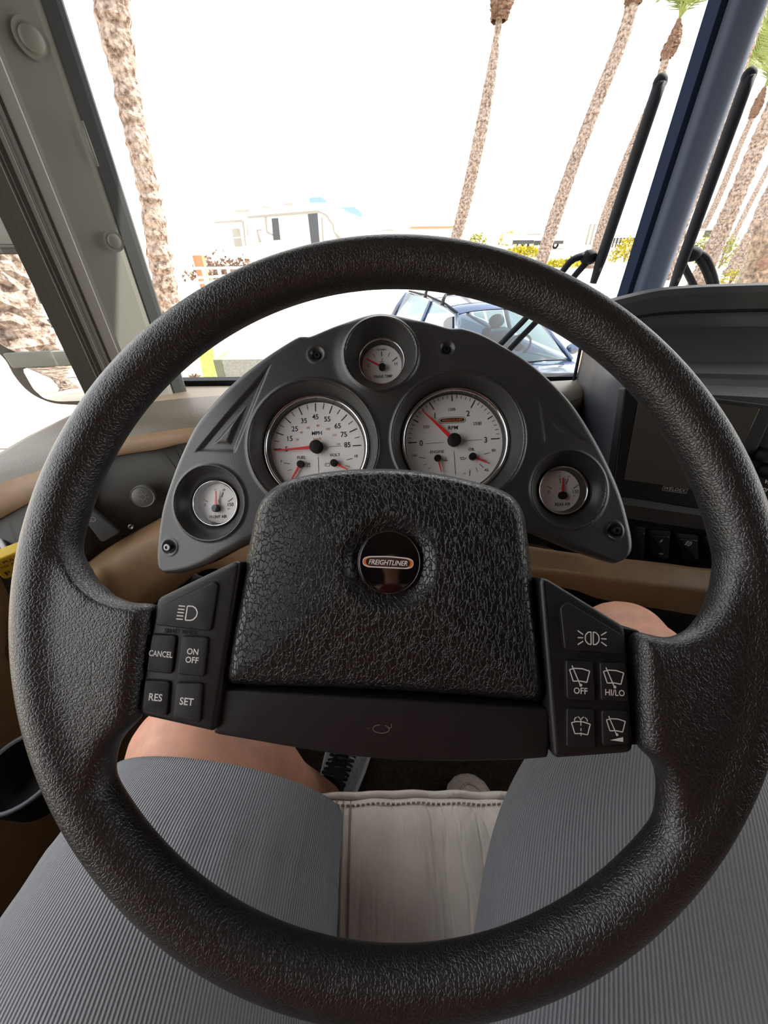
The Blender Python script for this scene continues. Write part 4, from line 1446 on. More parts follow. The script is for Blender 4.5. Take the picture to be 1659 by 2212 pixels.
for s_ in (-1, 1):
    b.ball((s_ * .077, -.385, .270), .010, .020, .030)
    limb([(s_ * .17, -.425, .045), (s_ * .225, -.425, .0), (s_ * .275, -.40, -.15), (s_ * .30, -.37, -.26)], [.062, .058, .048, .043])
    limb([(s_ * .30, -.37, -.26), (s_ * .285, -.29, -.31), (s_ * .26, -.21, -.345)], [.043, .040, .028])
    b.ball((s_ * .25, -.165, -.352), .040, .052, .018)
    for k_, (dx_, ln_) in enumerate(((-.030, .066), (-.011, .078), (.009, .074), (.028, .058))):
        limb([(s_ * .25 + dx_, -.135, -.350), (s_ * .25 + dx_ * 1.2, -.135 + ln_ * .5, -.350), (s_ * .25 + dx_ * 1.25, -.135 + ln_, -.362)], [.0108, .0102, .0092], 12)
    limb([(s_ * .25 - s_ * .030, -.185, -.352), (s_ * .25 - s_ * .062, -.150, -.358), (s_ * .25 - s_ * .070, -.118, -.362)], [.011, .010, .008], 10)
o = build('body', b, SKIN, pe, smooth=True)
mod(o, 'REMESH', mode='VOXEL', voxel_size=.0042, use_smooth_shade=True)
mod(o, 'SMOOTH', factor=.5, iterations=8)


def sleeve(pts, rad, n=72, folds=0.0065, seed=1, m=80, hem=.055, squash=.74):
    """open cloth tube with uv: u round the leg, v along"""
    P_ = smooth_line(pts, m)
    r = smooth_line([(q, q) for q in rad], m)[:, 0]
    rg = np.random.default_rng(seed)
    L = np.r_[0, np.cumsum(np.linalg.norm(np.diff(P_, axis=0), axis=1))]
    V, UV, F = [], [], []
    ph = rg.uniform(0, 6.28, 8)
    up = np.array([0, 0, 1.])
    for i, p in enumerate(P_):
        t = P_[min(i + 1, m - 1)] - P_[max(i - 1, 0)]
        t /= np.linalg.norm(t)
        a = np.cross(t, up)
        a /= np.linalg.norm(a)
        bb = np.cross(a, t)
        e = L[-1] - L[i]
        for k in range(n + 1):
            th = 2 * math.pi * k / n - math.pi / 2
            f = folds * (math.sin(2 * th + 9 * L[i] + ph[0]) * .6 + math.sin(3 * th - 14 * L[i] + ph[1]) * .5 + math.sin(30 * L[i] + 1.5 * math.sin(th + ph[2])) * .35)
            pk = .0016 * math.sin(46 * th + ph[4]) * math.exp(-((e - hem) / .018) ** 2)
            st = -.0022 * math.exp(-((e - hem) / .0022) ** 2)
            rr = r[i] + f + pk + st
            V.append(tuple(p + a * rr * math.cos(th) + bb * rr * squash * math.sin(th)))
            UV.append((k / n * 2 * math.pi * r[0] * 112, L[i] * 112))
    for i in range(m - 1):
        for k in range(n):
            F.append((i * (n + 1) + k, i * (n + 1) + k + 1, (i + 1) * (n + 1) + k + 1, (i + 1) * (n + 1) + k))
    return V, F, UV


b = MB()
uv = []
for pts, rad, sd in (([HL + [0, -.10, .03], HL + [-.02, .10, .0], HL * .45 + KL * .55 + [-.008, 0, .0], KL + [.026, -.105, .002], KL + [.036, -.028, .0]], [.150, .150, .145, .132, .122], 3),
                     ([HR + [0, -.10, .03], HR + [.02, .10, .0], HR * .45 + KR * .55 + [.0, 0, .0], KR + [-.035, -.16, .002], KR + [-.030, -.085, .0]], [.155, .155, .150, .136, .124], 5)):
    v, f, q = sleeve(pts, rad, seed=sd)
    b.add(v, f)
    uv += q
n0 = len(b.v)
b.ball((.015, -.36, -.43), .20, .145, .145, 28, 14)
uv += [(p[0] * 60, p[2] * 60) for p in b.v[n0:]]
b.uv = uv
o = build('shorts', b, SHORTS, pe, smooth=True)
mod(o, 'SOLIDIFY', thickness=.0022, offset=1)


# red shirt over the trunk, hair, eyes, mouth
b = MB()
b.tube(smooth_line([(0, -.37, -.40)] + TOR[1:], 24), [tuple(q_) for q_ in smooth_line([(TRR[0][0] + .012, TRR[0][1] + .012)] + [(r_[0] + .012, r_[1] + .012) for r_ in TRR[1:]], 24)], 36, False)
for s_ in (-1, 1):
    b.tube(smooth_line([(s_ * .13, -.425, .055), (s_ * .21, -.425, .012), (s_ * .262, -.41, -.10), (s_ * .285, -.39, -.19)], 16), list(np.linspace(.078, .060, 16)), 24, False)
o = build('shirt', b, mat('red_shirt', srgb(120, 14, 18)[:3], .85, spec=.15), pe, smooth=True)
mod(o, 'SOLIDIFY', thickness=.002, offset=1)
b = MB()
b.ball((0, -.392, .305), .083, .104, .105, 24, 14)
b.v = [(x, y, max(z, .262 + .45 * max(0, y + .34))) for x, y, z in b.v]
build('hair', b, mat('grey_brown_hair', srgb(96, 84, 74)[:3], .8), pe, smooth=True)
for s_ in (-1, 1):
    build('eye', MB().ball((s_ * .030, -.285, .283), .013, .012, .010), WHITEINK, pe, smooth=True)
build('mouth', MB().tube([(-.024, -.281, .212), (0, -.274, .210), (.024, -.281, .212)], [.003, .005, .003], 8), mat('lips', srgb(170, 100, 90)[:3], .5), pe, smooth=True)


def shoe(name, heel, toe, m, width=.052, laces=False, label=None):
    h, t = np.array(heel, float), np.array(toe, float)
    d = t - h
    L = np.linalg.norm(d)
    d /= L
    s = np.cross(d, [0, 0, 1.])
    prof = [(0, .028, .075), (.06, .036, .088), (.18, .039, .092), (.32, .038, .088), (.45, .042, .074), (.58, .047, .060), (.72, .050, .050), (.84, .047, .043), (.93, .036, .034), (.985, .018, .024), (1.0, .004, .014)]
    rows = []
    for f_, w_, hh in prof:
        c = h + d * L * f_
        w_ *= width / .052
        r = []
        for k in range(20):
            th = 2 * math.pi * k / 20
            cz, sz = math.cos(th), math.sin(th)
            r.append(c + s * w_ * math.copysign(abs(cz) ** .8, cz) + np.array([0, 0, max(0, .014 + (hh - .014) * max(0, sz) ** .75 if sz > 0 else .014 * (1 + sz * .9))]))
        rows.append(r)
    b = MB()
    b.grid(rows, True)
    b.f.append(tuple(reversed(range(20))))
    b.f.append(tuple(range(len(b.v) - 20, len(b.v))))
    o = fixnorm(build(name, b, m, pe, smooth=True))
    mod(o, 'SUBSURF', levels=1, render_levels=1)
    sb = MB()
    sole = [h + d * L * f_ + s * sg * (w_ * width / .052 + .004) for sg, seq in ((1, prof), (-1, prof[::-1])) for f_, w_, hh in seq]
    sl = MB().slab([(p[0], p[1]) for p in sole], h[2] - .004, h[2] + .018, .004, 3)
    build('sole', sl, mat('shoe_sole', (.35, .33, .31), .8) if 'shoe_sole' not in bpy.data.materials else bpy.data.materials['shoe_sole'], o, smooth=True, auto=40)
    c = h + d * L * .20 + np.array([0, 0, .092])
    if laces:
        tb_ = MB()
        for f_, hh in ((.30, .094), (.38, .085), (.46, .076), (.54, .068), (.62, .061)):
            p = h + d * L * f_ + np.array([0, 0, hh])
            tb_.tube([p - s * .028 + [0, 0, -.010] + d * .006, p + [0, 0, .004], p + s * .028 + [0, 0, -.010] - d * .006], .0035, 6)
            tb_.tube([p - s * .028 + [0, 0, -.010] - d * .006, p + [0, 0, .005], p + s * .028 + [0, 0, -.010] + d * .006], .0035, 6)
        build('laces', tb_, BLACK, o, smooth=True)
        tg = MB()
        tg.tube([h + d * L * f_ + np.array([0, 0, z_]) for f_, z_ in ((.16, .094), (.30, .092), (.46, .074), (.64, .058))], [(.026, .006), (.024, .006), (.02, .006), (.012, .004)], 10)
        build('tongue', tg, BLACK, o, smooth=True)
        cf = MB().lathe([(.042, 0), (.040, .03), (.036, .05)], 24)
        cf.v = [(p[0] + c[0], p[1] + c[1], p[2] + c[2] - .02) for p in cf.v]
        build('sock', cf, BLACK, o, smooth=True)
    else:
        tb_ = MB()
        tb_.tube(smooth_line([h + d * L * f_ + s * w_ + np.array([0, 0, z_]) for f_, w_, z_ in ((.45, -.036, .055), (.62, -.036, .046), (.80, -.028, .040), (.90, 0, .040), (.80, .028, .040), (.62, .036, .046), (.45, .036, .055))], 30), .0022, 6)
        build('toe_seam', tb_, SEATWELT, o, smooth=True)
    return o


lt = az(712, 1640, -.97)
shoe('shoe', (-.140, .225, -1.018), (-.070, .480, -1.018), SHOEGREY, .052, True)
tt_ = az(1005, 1655, -1.0)
shoe('shoe', (.190, .085, -1.018), (.176, .350, -1.018), SHOETAN, .054, False)

# ================================================================ OUTDOORS
GZ = -2.4
struct('ground', MB().quad((-160, -120, GZ), (160, -120, GZ), (160, 220, GZ), (-160, 220, GZ)), GROUND)
gnd = lambda u_, v_: az(u_, v_, GZ)

# --- frond shared by every palm
rg = np.random.default_rng(11)
fb = MB()
sp = [np.array([0, t, .42 * t - .62 * t * t]) for t in np.linspace(0, 1, 12)]
fb.tube(sp, list(np.linspace(.011, .003, 12)), 5)
for t in np.linspace(.16, .99, 30):
    c = np.array([0, t, .42 * t - .62 * t * t])
    for s in (-1, 1):
        l = .26 * math.sin(math.pi * min(1, t * .85 + .12)) + .05
        e = c + np.array([s * l * .80, l * .62, -l * .25 + rg.uniform(-.03, .03)])
        wv2 = np.array([0, .012, .004])
        fb.quad(tuple(c - wv2), tuple(c + wv2), tuple(e))
FR = bpy.data.meshes.new('frond')
FR.from_pydata(fb.v, [], fb.f)
FR.materials.append(FROND)


def palm(label, path, wd, y, crown=True, bulge=None, nf=14, fl=2.2, up=None, boots=.16, grp='palms'):
    P_ = smooth_line([ay(u_, v_, y) for u_, v_ in path], 60)
    Wd = smooth_line([(q_, q_) for q_ in wd], 60)[:, 0]
    R_ = [max(.02, .5 * q_ * float(p @ c_f) / FPX) for p, q_ in zip(P_, Wd)]
    # drop the foot to the ground
    base = P_[-1].copy()
    if base[2] > GZ:
        k = np.array([P_[-1] - P_[-3]])[0]
        k = k / abs(k[2])
        P_ = np.vstack([P_, base + k * (base[2] - GZ) * np.array([1, 1, 1])])
        P_[-1][2] = GZ
        R_.append(R_[-1] * 1.15)
    e = tag(empty('palm_tree', loc=tuple(P_[-1])), label, 'palm tree', grp)
    H = np.linalg.norm(np.diff(P_, axis=0), axis=1).sum()
    m = int(min(220, max(60, H / .11)))
    d = np.r_[0, np.cumsum(np.linalg.norm(np.diff(P_, axis=0), axis=1))]
    tq = np.linspace(0, d[-1], m)
    Q = np.stack([np.interp(tq, d, P_[:, k]) for k in range(3)], 1)
    r = np.interp(tq, d, R_)
    n = 20
    rows = []
    for i in range(m):
        row = []
        for k in range(n):
            th = 2 * math.pi * k / n
            bmp = boots * ((((k * 5 + i * 7) % 5) / 4.0) - .4 + rg.uniform(-.35, .35)) + boots * .25 * ((i % 2) - .5)
            rr = r[i] * (1 + bmp * .6)
            row.append((Q[i][0] + rr * math.cos(th), Q[i][1] + rr * math.sin(th), Q[i][2] + rg.uniform(-.02, .02)))
        rows.append(row)
    b = MB()
    b.grid(rows, True)
    build('trunk', b, BARK, e)
    top = P_[0]
    if bulge:
        b = MB()
        bp = [ay(u_, v_, y) for u_, v_, w_ in bulge]
        br = [.5 * w_ * float(p @ c_f) / FPX for p, (_, _, w_) in zip(bp, bulge)]
        bp = smooth_line(bp, 26)
        br = np.interp(np.linspace(0, 1, 26), np.linspace(0, 1, len(br)), br)
        rows = []
        for i in range(26):
            rows.append([(bp[i][0] + br[i] * (1 + rg.uniform(-.22, .22)) * math.cos(2 * math.pi * k / 16), bp[i][1] + br[i] * (1 + rg.uniform(-.22, .22)) * math.sin(2 * math.pi * k / 16), bp[i][2] + rg.uniform(-.05, .05)) for k in range(16)])
        b.grid(rows, True)
        build('dead_frond_skirt', b, BARKDARK, e)
        top = bp[0]
    if crown:
        axis = np.array(up if up is not None else (P_[0] - P_[6]), float)
        axis /= np.linalg.norm(axis)
        rot0 = Vector((0, 0, 1)).rotation_difference(Vector(axis)).to_matrix().to_4x4()
        for i in range(nf):
            f = bpy.data.objects.new('frond', FR)
            COL.objects.link(f)
            f.parent = e
            el = rg.uniform(-.1, .95) if bulge is None else rg.uniform(.55, 1.25)
            s = fl * rg.uniform(.8, 1.1)
            mtx = Matrix.Translation(Vector((top[0], top[1], top[2] + EYE))) @ rot0 @ Matrix.Rotation(i * 2.4 + rg.uniform(-.2, .2), 4, 'Z') @ Matrix.Rotation(el, 4, 'X') @ Matrix.Scale(s, 4)
            f.matrix_local = WORLD[e.name].inverted() @ mtx
    return e


G1 = 'palms along the road'
palm('thick near palm trunk just right of the left pillar, with shaggy boots', [(175, -520), (205, -200), (232, -40), (247, 60), (264, 140), (281, 230), (303, 330), (325, 430), (346, 560), (364, 660), (388, 770)], [80, 78, 74, 66, 54, 48, 44, 42, 46, 48, 54], 9.6, nf=12, fl=3.2, boots=.32, grp=G1)
palm('slim palm in the middle of the windshield with a frayed skirt at the top edge', [(1086, -60), (1081, 10), (1076, 60), (1066, 130), (1049, 230), (1029, 330), (1007, 430), (984, 520), (966, 606)], [12, 13, 14, 20, 26, 27, 26, 24, 24], 24.3, bulge=[(1094, -60, 40), (1089, -20, 46), (1082, 18, 44), (1076, 46, 34)], fl=2.6, grp=G1)
palm('tall palm right of the middle one, its trunk curving to the top edge', [(1385, -50), (1372, -10), (1342, 90), (1302, 190), (1263, 290), (1226, 390), (1196, 480), (1171, 560), (1157, 612)], [20, 24, 27, 27, 26, 26, 27, 25, 26], 23.0, bulge=[(1388, -60, 40), (1376, -20, 44), (1366, 12, 30)], fl=2.6, grp=G1)
palm('palm with brown boot bulb and green fronds left of the blue-grey post', [(1443, 112), (1434, 140), (1424, 180), (1395, 250), (1361, 330), (1329, 410), (1301, 490), (1286, 545), (1273, 582)], [15, 16, 17, 18, 20, 20, 20, 19, 20], 31.0, bulge=[(1467, 42, 8), (1463, 62, 18), (1456, 85, 27), (1446, 108, 30), (1438, 128, 20)], nf=12, fl=3.6, grp=G1)
palm('thick palm hugging the right side of the blue-grey post', [(1660, -60), (1645, -10), (1622, 60), (1590, 150), (1560, 240), (1530, 320), (1501, 400), (1476, 470), (1450, 545)], [34, 34, 36, 36, 34, 32, 30, 28, 28], 24.0, nf=10, fl=2.8, boots=.25, grp=G1)
palm('far slim palm seen behind the tip of the right wiper', [(1600, 182), (1592, 205), (1580, 225), (1560, 270), (1530, 350), (1496, 440), (1466, 500), (1452, 526)], [10, 10, 11, 13, 13, 13, 12, 12], 62, bulge=[(1606, 160, 6), (1601, 178, 12), (1592, 198, 17), (1584, 216, 12)], nf=12, fl=7, up=(.5, 0, 1), grp=G1)
palm('far slim palm right of the right wiper with a short bulb crown', [(1630, 240), (1620, 265), (1600, 310), (1576, 370), (1546, 440), (1516, 500), (1500, 531)], [9, 10, 11, 12, 12, 12, 12], 55, bulge=[(1652, 188, 5), (1645, 206, 15), (1635, 232, 20), (1624, 256, 14)], nf=12, fl=6, up=(.5, 0, 1), grp=G1)
palm('thick ringed palm right of the right wiper reaching its arms', [(1800, -100), (1720, 120), (1690, 185), (1659, 260), (1630, 330), (1601, 400), (1571, 470), (1541, 540), (1512, 600), (1500, 632)], [28, 28, 29, 30, 31, 31, 32, 34, 36, 46], 20.0, nf=10, fl=2.6, boots=.28, grp=G1)
palm('thin far palm between the two thick ringed palms at right', [(1760, 190), (1700, 290), (1659, 365), (1630, 420), (1600, 480), (1576, 530), (1566, 552)], [9, 9, 10, 10, 10, 11, 11], 45, nf=10, fl=3, grp=G1)
palm('thick ringed palm near the right edge above the wooden steps', [(1900, 20), (1720, 305), (1680, 390), (1659, 430), (1635, 490), (1611, 535), (1590, 575), (1578, 596)], [24, 25, 26, 27, 28, 29, 30, 36], 26.0, nf=10, fl=2.8, boots=.28, grp=G1)
palm('thinnest far palm at the right edge', [(1760, 300), (1690, 420), (1659, 475), (1645, 505), (1630, 531)], [8, 8, 9, 9, 9], 55, nf=10, fl=3, grp=G1)
# palms the outside mirror shows, behind the coach
def straight_palm(label, x, y_, h, r_, grp, nf=10, fl=2.4, boots=.2):
    e = tag(empty('palm_tree', loc=(x, y_, GZ)), label, 'palm tree', grp)
    m = int(h / .12)
    rows = [[(x + .02 * i * .12 + r_ * (1 + boots * rg.uniform(-1, 1)) * math.cos(2 * math.pi * k / 18), y_ + r_ * (1 + boots * rg.uniform(-1, 1)) * math.sin(2 * math.pi * k / 18), GZ + h * i / (m - 1)) for k in range(18)] for i in range(m)]
    b = MB()
    b.grid(rows, True)
    build('trunk', b, BARK, e)
    for i in range(nf):
        f = bpy.data.objects.new('frond', FR)
        COL.objects.link(f)
        f.parent = e
        f.matrix_local = Matrix.Translation(Vector((.02 * h, 0, h))) @ Matrix.Rotation(i * 2.4, 4, 'Z') @ Matrix.Rotation(rg.uniform(0, .9), 4, 'X') @ Matrix.Scale(fl, 4)


MD = np.array(MFm.z)
mdir = ray(60, 680) - 2 * np.dot(ray(60, 680), MD) * MD
mdir /= abs(mdir[1])
mp = ay(60, 680, 1.22)
MIR = lambda u_, v_, dy: mp + (lambda q: q / abs(q[1]) * dy)(ray(u_, v_) - 2 * np.dot(ray(u_, v_), MD) * MD)
q_ = MIR(-4, 680, 7.0)
straight_palm('shaggy palm trunk filling the left of the outside mirror', q_[0], q_[1], 13, .42, 'palms behind the coach', boots=.3)
for u_, d_, t_ in ((45, 24, 'leftmost'), (62, 27, 'middle'), (85, 25, 'rightmost')):
    q_ = MIR(u_, 680, d_)
    straight_palm(t_ + ' of the three thin palms seen in the outside mirror', q_[0], q_[1], 17, .20, 'palms behind the coach', boots=.1)
q_ = MIR(75, 690, 40)
rvb = tag(empty('travel_trailer', loc=(q_[0], q_[1], GZ)), 'white trailer seen small in the outside mirror behind thin palms', 'trailer')
build('body', MB().box(q_[0] - 7, q_[0] + 7, q_[1] - 1.2, q_[1] + 1.2, GZ + .6, GZ + 3.2), RVWHITE, rvb)
for k in range(4):
    build('window', MB().box(q_[0] - 5.5 + 3 * k, q_[0] - 4.3 + 3 * k, q_[1] + 1.19, q_[1] + 1.24, GZ + 1.6, GZ + 2.5), DARKGLASS, rvb)
build('wheel_skirt', MB().box(q_[0] - 6, q_[0] + 6, q_[1] - 1, q_[1] + 1, GZ, GZ + .62), DARKGLASS, rvb)


# --- trailers and buildings in front
def rect(u0, v0, u1, v1, y, d0=0.0, d1=.05):
    a, c = ay(u0, v0, y), ay(u1, v1, y)
    return MB().box(min(a[0], c[0]), max(a[0], c[0]), y + d0, y + d1, min(a[2], c[2]), max(a[2], c[2]))


YR = 32.0
a = ay(600, 560, YR)
fw = tag(empty('fifth_wheel_trailer', loc=(a[0], YR, GZ)), 'white fifth wheel trailer with tall dark windows above the top left of the rim', 'trailer')


def prism(px, y, d0, d1):
    """outline measured at distance y, given real depth"""
    pts = [ay(u_, v_, y) for u_, v_ in px]
    n = len(pts)
    b = MB()
    v = [(p[0], y + d0, p[2]) for p in pts] + [(p[0], y + d1, p[2]) for p in pts]
    return b.add(v, [tuple(range(n)), tuple(reversed(range(n, 2 * n)))] + [(i, i + n, (i + 1) % n + n, (i + 1) % n) for i in range(n)])


fixnorm(build('body', prism([(536, 466), (690, 453), (735, 458), (790, 490), (800, 530), (760, 540), (740, 566), (536, 574)], YR, 0, 2.4), RVWHITE, fw))
fixnorm(build('slide_out', prism([(474, 478), (532, 474), (539, 552), (478, 556)], YR, -.9, .5), RVWHITE, fw))
build('awning_rail', prism([(535, 467), (688, 454), (692, 457), (692, 460), (536, 472)], YR, -.12, 0), RVGREY, fw)
build('slide_trim', prism([(474, 479), (531, 475), (536, 478), (541, 530), (538, 530), (532, 480), (474, 483)], YR, -.98, -.9), RVGREY, fw)
for px, m_ in (([(587, 472), (601, 471), (606, 518), (591, 519)], DARKGLASS), ([(665, 463), (686, 461), (691, 530), (673, 532)], DARKGLASS)):
    w_ = build('window', prism(px, YR, -.06, .0), m_, fw)
    tag(w_)
w_ = build('window', prism([(510, 494), (526, 493), (532, 531), (516, 532)], YR, -.96, -.9), RVGREY, fw)
build('window_bar', prism([(512, 512), (530, 511), (530, 513), (512, 514)], YR, -.98, -.96), RVWHITE, w_)
for px in ([(500, 452), (530, 451), (532, 456), (502, 459)], [(560, 444), (576, 444), (578, 448), (560, 450)], [(608, 437), (626, 437), (630, 443), (610, 443)]):
    build('roof_vent', prism(px, YR, .8, 1.5), RVGREY, fw)
build('roof_air_conditioner', prism([(665, 426), (690, 424), (702, 432), (704, 437), (665, 437)], YR, .6, 1.6), BLUETINT, fw)
build('door_arm', prism([(554, 496), (565, 495), (566, 498), (557, 499), (565, 523), (560, 524)], YR, -.08, -.01), RVGREY, fw)
build('cap_stripe', prism([(690, 456), (706, 463), (722, 488), (722, 500), (742, 518), (730, 518), (720, 500), (718, 487), (703, 466), (690, 459)], YR, -.06, 0), RVGREY, fw)
build('cap_window', prism([(733, 447), (765, 446), (782, 462), (780, 470), (750, 458)], YR, .5, 2.0), BLUETINT, fw)
for k, px in enumerate(([(694, 470), (697, 470), (700, 528), (697, 528)], [(572, 470), (576, 470), (578, 500), (590, 506), (589, 509), (576, 503)])):
    build('cord', prism(px, YR, -.1, -.02), RVGREY, fw)
for u_ in (600, 640):
    p = ay(u_, 560, YR)
    b = MB().lathe([(.2, -.12), (.38, -.12), (.4, -.08), (.4, .08), (.38, .12), (.2, .12)], 24)
    b.v = [(x + p[0], z + YR + .1, y_ + GZ + .4) for x, y_, z in b.v]
    fixnorm(build('wheel', b, RUBBER, fw, smooth=True))
build('landing_gear', MB().box(*(sorted((ay(560, 570, YR)[0], ay(566, 570, YR)[0]))), YR + .3, YR + .4, GZ, GZ + .7), STEEL, fw)

# white rail gate with an orange post at the left
YG = 19.0
a = gnd(450, 645)
gt = tag(empty('rail_gate', loc=tuple(a)), 'white rail gate standing left of the fifth wheel above the rim', 'gate')
for (p0, p1) in (((400, 580), (540, 578)), ((425, 600), (520, 594)), ((420, 612), (505, 604)), ((410, 628), (500, 616))):
    build('rail', MB().tube([ay(*p0, YG), ay(*p1, YG)], .045, 8), RVWHITE, gt, smooth=True)
for u_ in (438, 472, 492):
    p = ay(u_, 580, YG)
    build('post', MB().tube([p, (p[0], YG, GZ)], .07, 8), RVWHITE, gt, smooth=True)
p = ay(415, 552, 21.0)
tag(build('marker_post', MB().box(p[0], p[0] + .42, 21.0, 21.3, GZ, p[2]), ORANGEPOST), 'pale orange post behind the white rail gate', 'post')
b = MB()
for _ in range(500):
    x, y_ = rg.normal(gnd(485, 600)[0] + .6, .9), 26 + rg.normal(0, .8)
    z = GZ + abs(rg.normal(0, .5))
    b.quad((x, y_, z), (x + rg.uniform(-.2, .2), y_ + rg.uniform(-.2, .2), z + .15), (x + rg.uniform(-.2, .2), y_, z + .2))
tag(build('brush_pile', b, BARKDARK), 'brown brush pile behind the white rail gate', 'brush pile', kind='stuff')


def far_trailer(label, px_body, y, wins, name='travel_trailer', depth=2.4, roof=None):
    a = ay(*px_body[0], y)
    e = tag(empty(name, loc=(a[0], y, GZ)), label, 'trailer')
    pts = [ay(u_, v_, y) for u_, v_ in px_body]
    x0, x1, z1 = min(p[0] for p in pts), max(p[0] for p in pts), max(p[2] for p in pts)
    fixnorm(build('body', MB().box(x0, x1, y, y + depth, GZ + .55, z1), RVWHITE, e))
    for k in (.2, .3, .75):
        xx = x0 + (x1 - x0) * k
        b = MB().lathe([(.2, -.12), (.38, -.12), (.4, 0), (.38, .12), (.2, .12)], 16)
        b.v = [(x + xx, z + y + .15, q + GZ + .4) for x, q, z in b.v]
        fixnorm(build('wheel', b, RUBBER, e, smooth=True))
    for r_ in wins:
        build('window', rect(*r_, y, -.05, 0), DARKGLASS, e)
    if roof:
        build('roof_edge', rect(*roof, y, -.15, depth), RVGREY, e)
    return e


far_trailer('low white trailer with a dark window band beside the second slim palm', [(1098, 505), (1235, 534)], 58, [(1108, 519, 1152, 527), (1193, 520, 1216, 527), (1154, 520, 1168, 530)], roof=(1138, 505, 1168, 507))
far_trailer('white trailer behind the shrubs right of the right wiper', [(1470, 496), (1600, 540)], 50, [(1524, 498, 1535, 512), (1558, 503, 1568, 511), (1468, 506, 1484, 516)], roof=(1500, 496, 1545, 498))
far_trailer('long white trailer half hidden by the top of the rim', [(822, 494), (880, 520)], 62, [(838, 508, 860, 512)], roof=(826, 496, 850, 498))
p0, p1 = ay(895, 489, 95), ay(975, 522, 95)
bd = tag(empty('building', loc=(p0[0], 95, GZ)), 'low white building with a thin red roof line left of the middle palm', 'building')
build('wall', MB().box(p0[0], p1[0], 95, 103, GZ, p0[2] - .4), RVWHITE, bd)
build('roof', MB().box(p0[0] - .5, p1[0] + .5, 94.5, 103.5, p0[2] - .4, p0[2]), ROOFTILE, bd)
for u_, wh_ in ((1277, 'leftmost'), (1286, 'middle'), (1296, 'rightmost')):
    a, c = ay(u_, 483, 70), ay(u_ - 2, 496, 70)
    o = build('marker_post', MB().box(a[0] - .12, a[0] + .12, 70, 70.2, GZ, a[2]), RVGREY)
    tag(o, wh_ + ' of three thin far grey posts in a row', 'post', 'three far grey posts')
# dark fence
a, c = ay(1328, 514, 60), ay(1382, 524, 60)
fe = tag(empty('mesh_fence', loc=(a[0], 60, GZ)), 'dark mesh fence behind the shrub left of the blue-grey post', 'fence')
for x in np.linspace(a[0], c[0], 9):
    build('post', MB().box(x - .06, x + .06, 60, 60.1, GZ, a[2]), BLACK, fe)
for z in np.linspace(c[2], a[2] - .1, 4):
    build('rail', MB().box(a[0], c[0], 60.02, 60.06, z, z + .08), BLACK, fe)


def shrub(label, u_, v_, wpx, hpx, y, m_, n=700):
    c = ay(u_, v_, y)
    s = float(c @ c_f) / FPX
    W, Hh = wpx * s / 2, (c[2] - GZ) + hpx * s
    cz = GZ
    V, F = [], []
    for i in range(n):
        d = rg.normal(size=3)
        d /= np.linalg.norm(d)
        d[2] = abs(d[2])
        q = np.array([c[0], y, cz]) + d * np.array([W, min(W, 2.0), Hh]) * rg.uniform(.75, 1.08)
        sz = W * rg.uniform(.06, .12)
        t1, t2 = rg.normal(size=3) * sz, rg.normal(size=3) * sz
        k = len(V)
        V += [tuple(q), tuple(q + t1), tuple(q + t2)]
        F.append((k, k + 1, k + 2))
    e = tag(empty('shrub', loc=(c[0], y, GZ)), label, 'shrub', 'shrubs along the road')
    b = MB()
    b.add(V, F)
    build('foliage', b, m_, e)
    b = MB()
    for k in range(5):
        t = rg.normal(0, .3, 2)
        b.tube([(c[0], y, GZ), (c[0] + W * t[0], y + t[1], GZ + Hh * .8)], [.05, .02], 5)
    build('stem', b, BARK, e)


shrub('yellow shrub between the left wiper and the blue-grey post', 1348, 565, 62, 38, 36, SHRUB)
shrub('yellow shrub in front of the second slim palm', 1215, 592, 80, 26, 33, SHRUB)
shrub('green yellow bush just right of the middle palm', 1030, 527, 44, 20, 52, SHRUBG)
shrub('small pale bush left of the low white trailer', 1098, 515, 40, 14, 70, SHRUB)
shrub('yellow shrub at the foot of the low white trailer', 1130, 556, 80, 18, 44, SHRUB)
shrub('green shrub right of the right wiper bracket', 1516, 545, 44, 30, 34, SHRUBG)
shrub('green shrub between the two thick ringed palms', 1562, 556, 52, 38, 30, SHRUBG)
shrub('yellow green shrub behind the far right thick palm', 1622, 552, 66, 36, 34, SHRUBG)
shrub('low yellow shrub around the foot of the far right thick palm', 1582, 600, 40, 14, 22, SHRUB)

# right edge: split trunk, pole, wooden steps
tk = tag(empty('tree_stump', loc=tuple(ay(1632, 640, 14))), 'split grey tree trunk at the right edge above the console hood', 'tree trunk')
P_ = smooth_line([ay(u_, v_, 14) for u_, v_ in ((1676, 475), (1664, 530), (1648, 590), (1636, 650))] + [np.array([ay(1636, 650, 14)[0] - .3, 14, GZ])], 40)
rows = []
for i, p in enumerate(P_):
    rows.append([(p[0] + (.42 + .10 * math.sin(5 * k + i * .15)) * math.cos(2 * math.pi * k / 24), p[1] + .42 * math.sin(2 * math.pi * k / 24), p[2]) for k in range(24)])
b = MB()
b.grid(rows, True)
build('trunk', b, TRUNKGREY, tk)
p = ay(1656, 560, 13.4)
build('burl', MB().ball(p, .22, .2, .3, 14, 10), BARKDARK, tk, smooth=True)
a, c = ay(1641, 482, 17.5), ay(1588, 612, 17.5)
po_ = tag(build('flag_pole', MB().tube([a, c, (c[0] - .02, 17.5, GZ)], .022, 8), WOODGREY, smooth=True), 'thin bare pole left of the wooden steps at the right', 'pole')
st_ = tag(empty('wooden_steps', loc=tuple(ay(1622, 600, 18.5))), 'grey weathered wooden steps left of the split trunk', 'steps')
for i, (v0, u0) in enumerate(((553, 1620), (566, 1612), (577, 1606), (588, 1602))):
    a = ay(u0, v0, 18.5 - i * .0)
    build('board', MB().box(a[0], a[0] + 1.1, 18.5 - .05 * i, 18.53, a[2] - .22, a[2]), WOODGREY, st_)
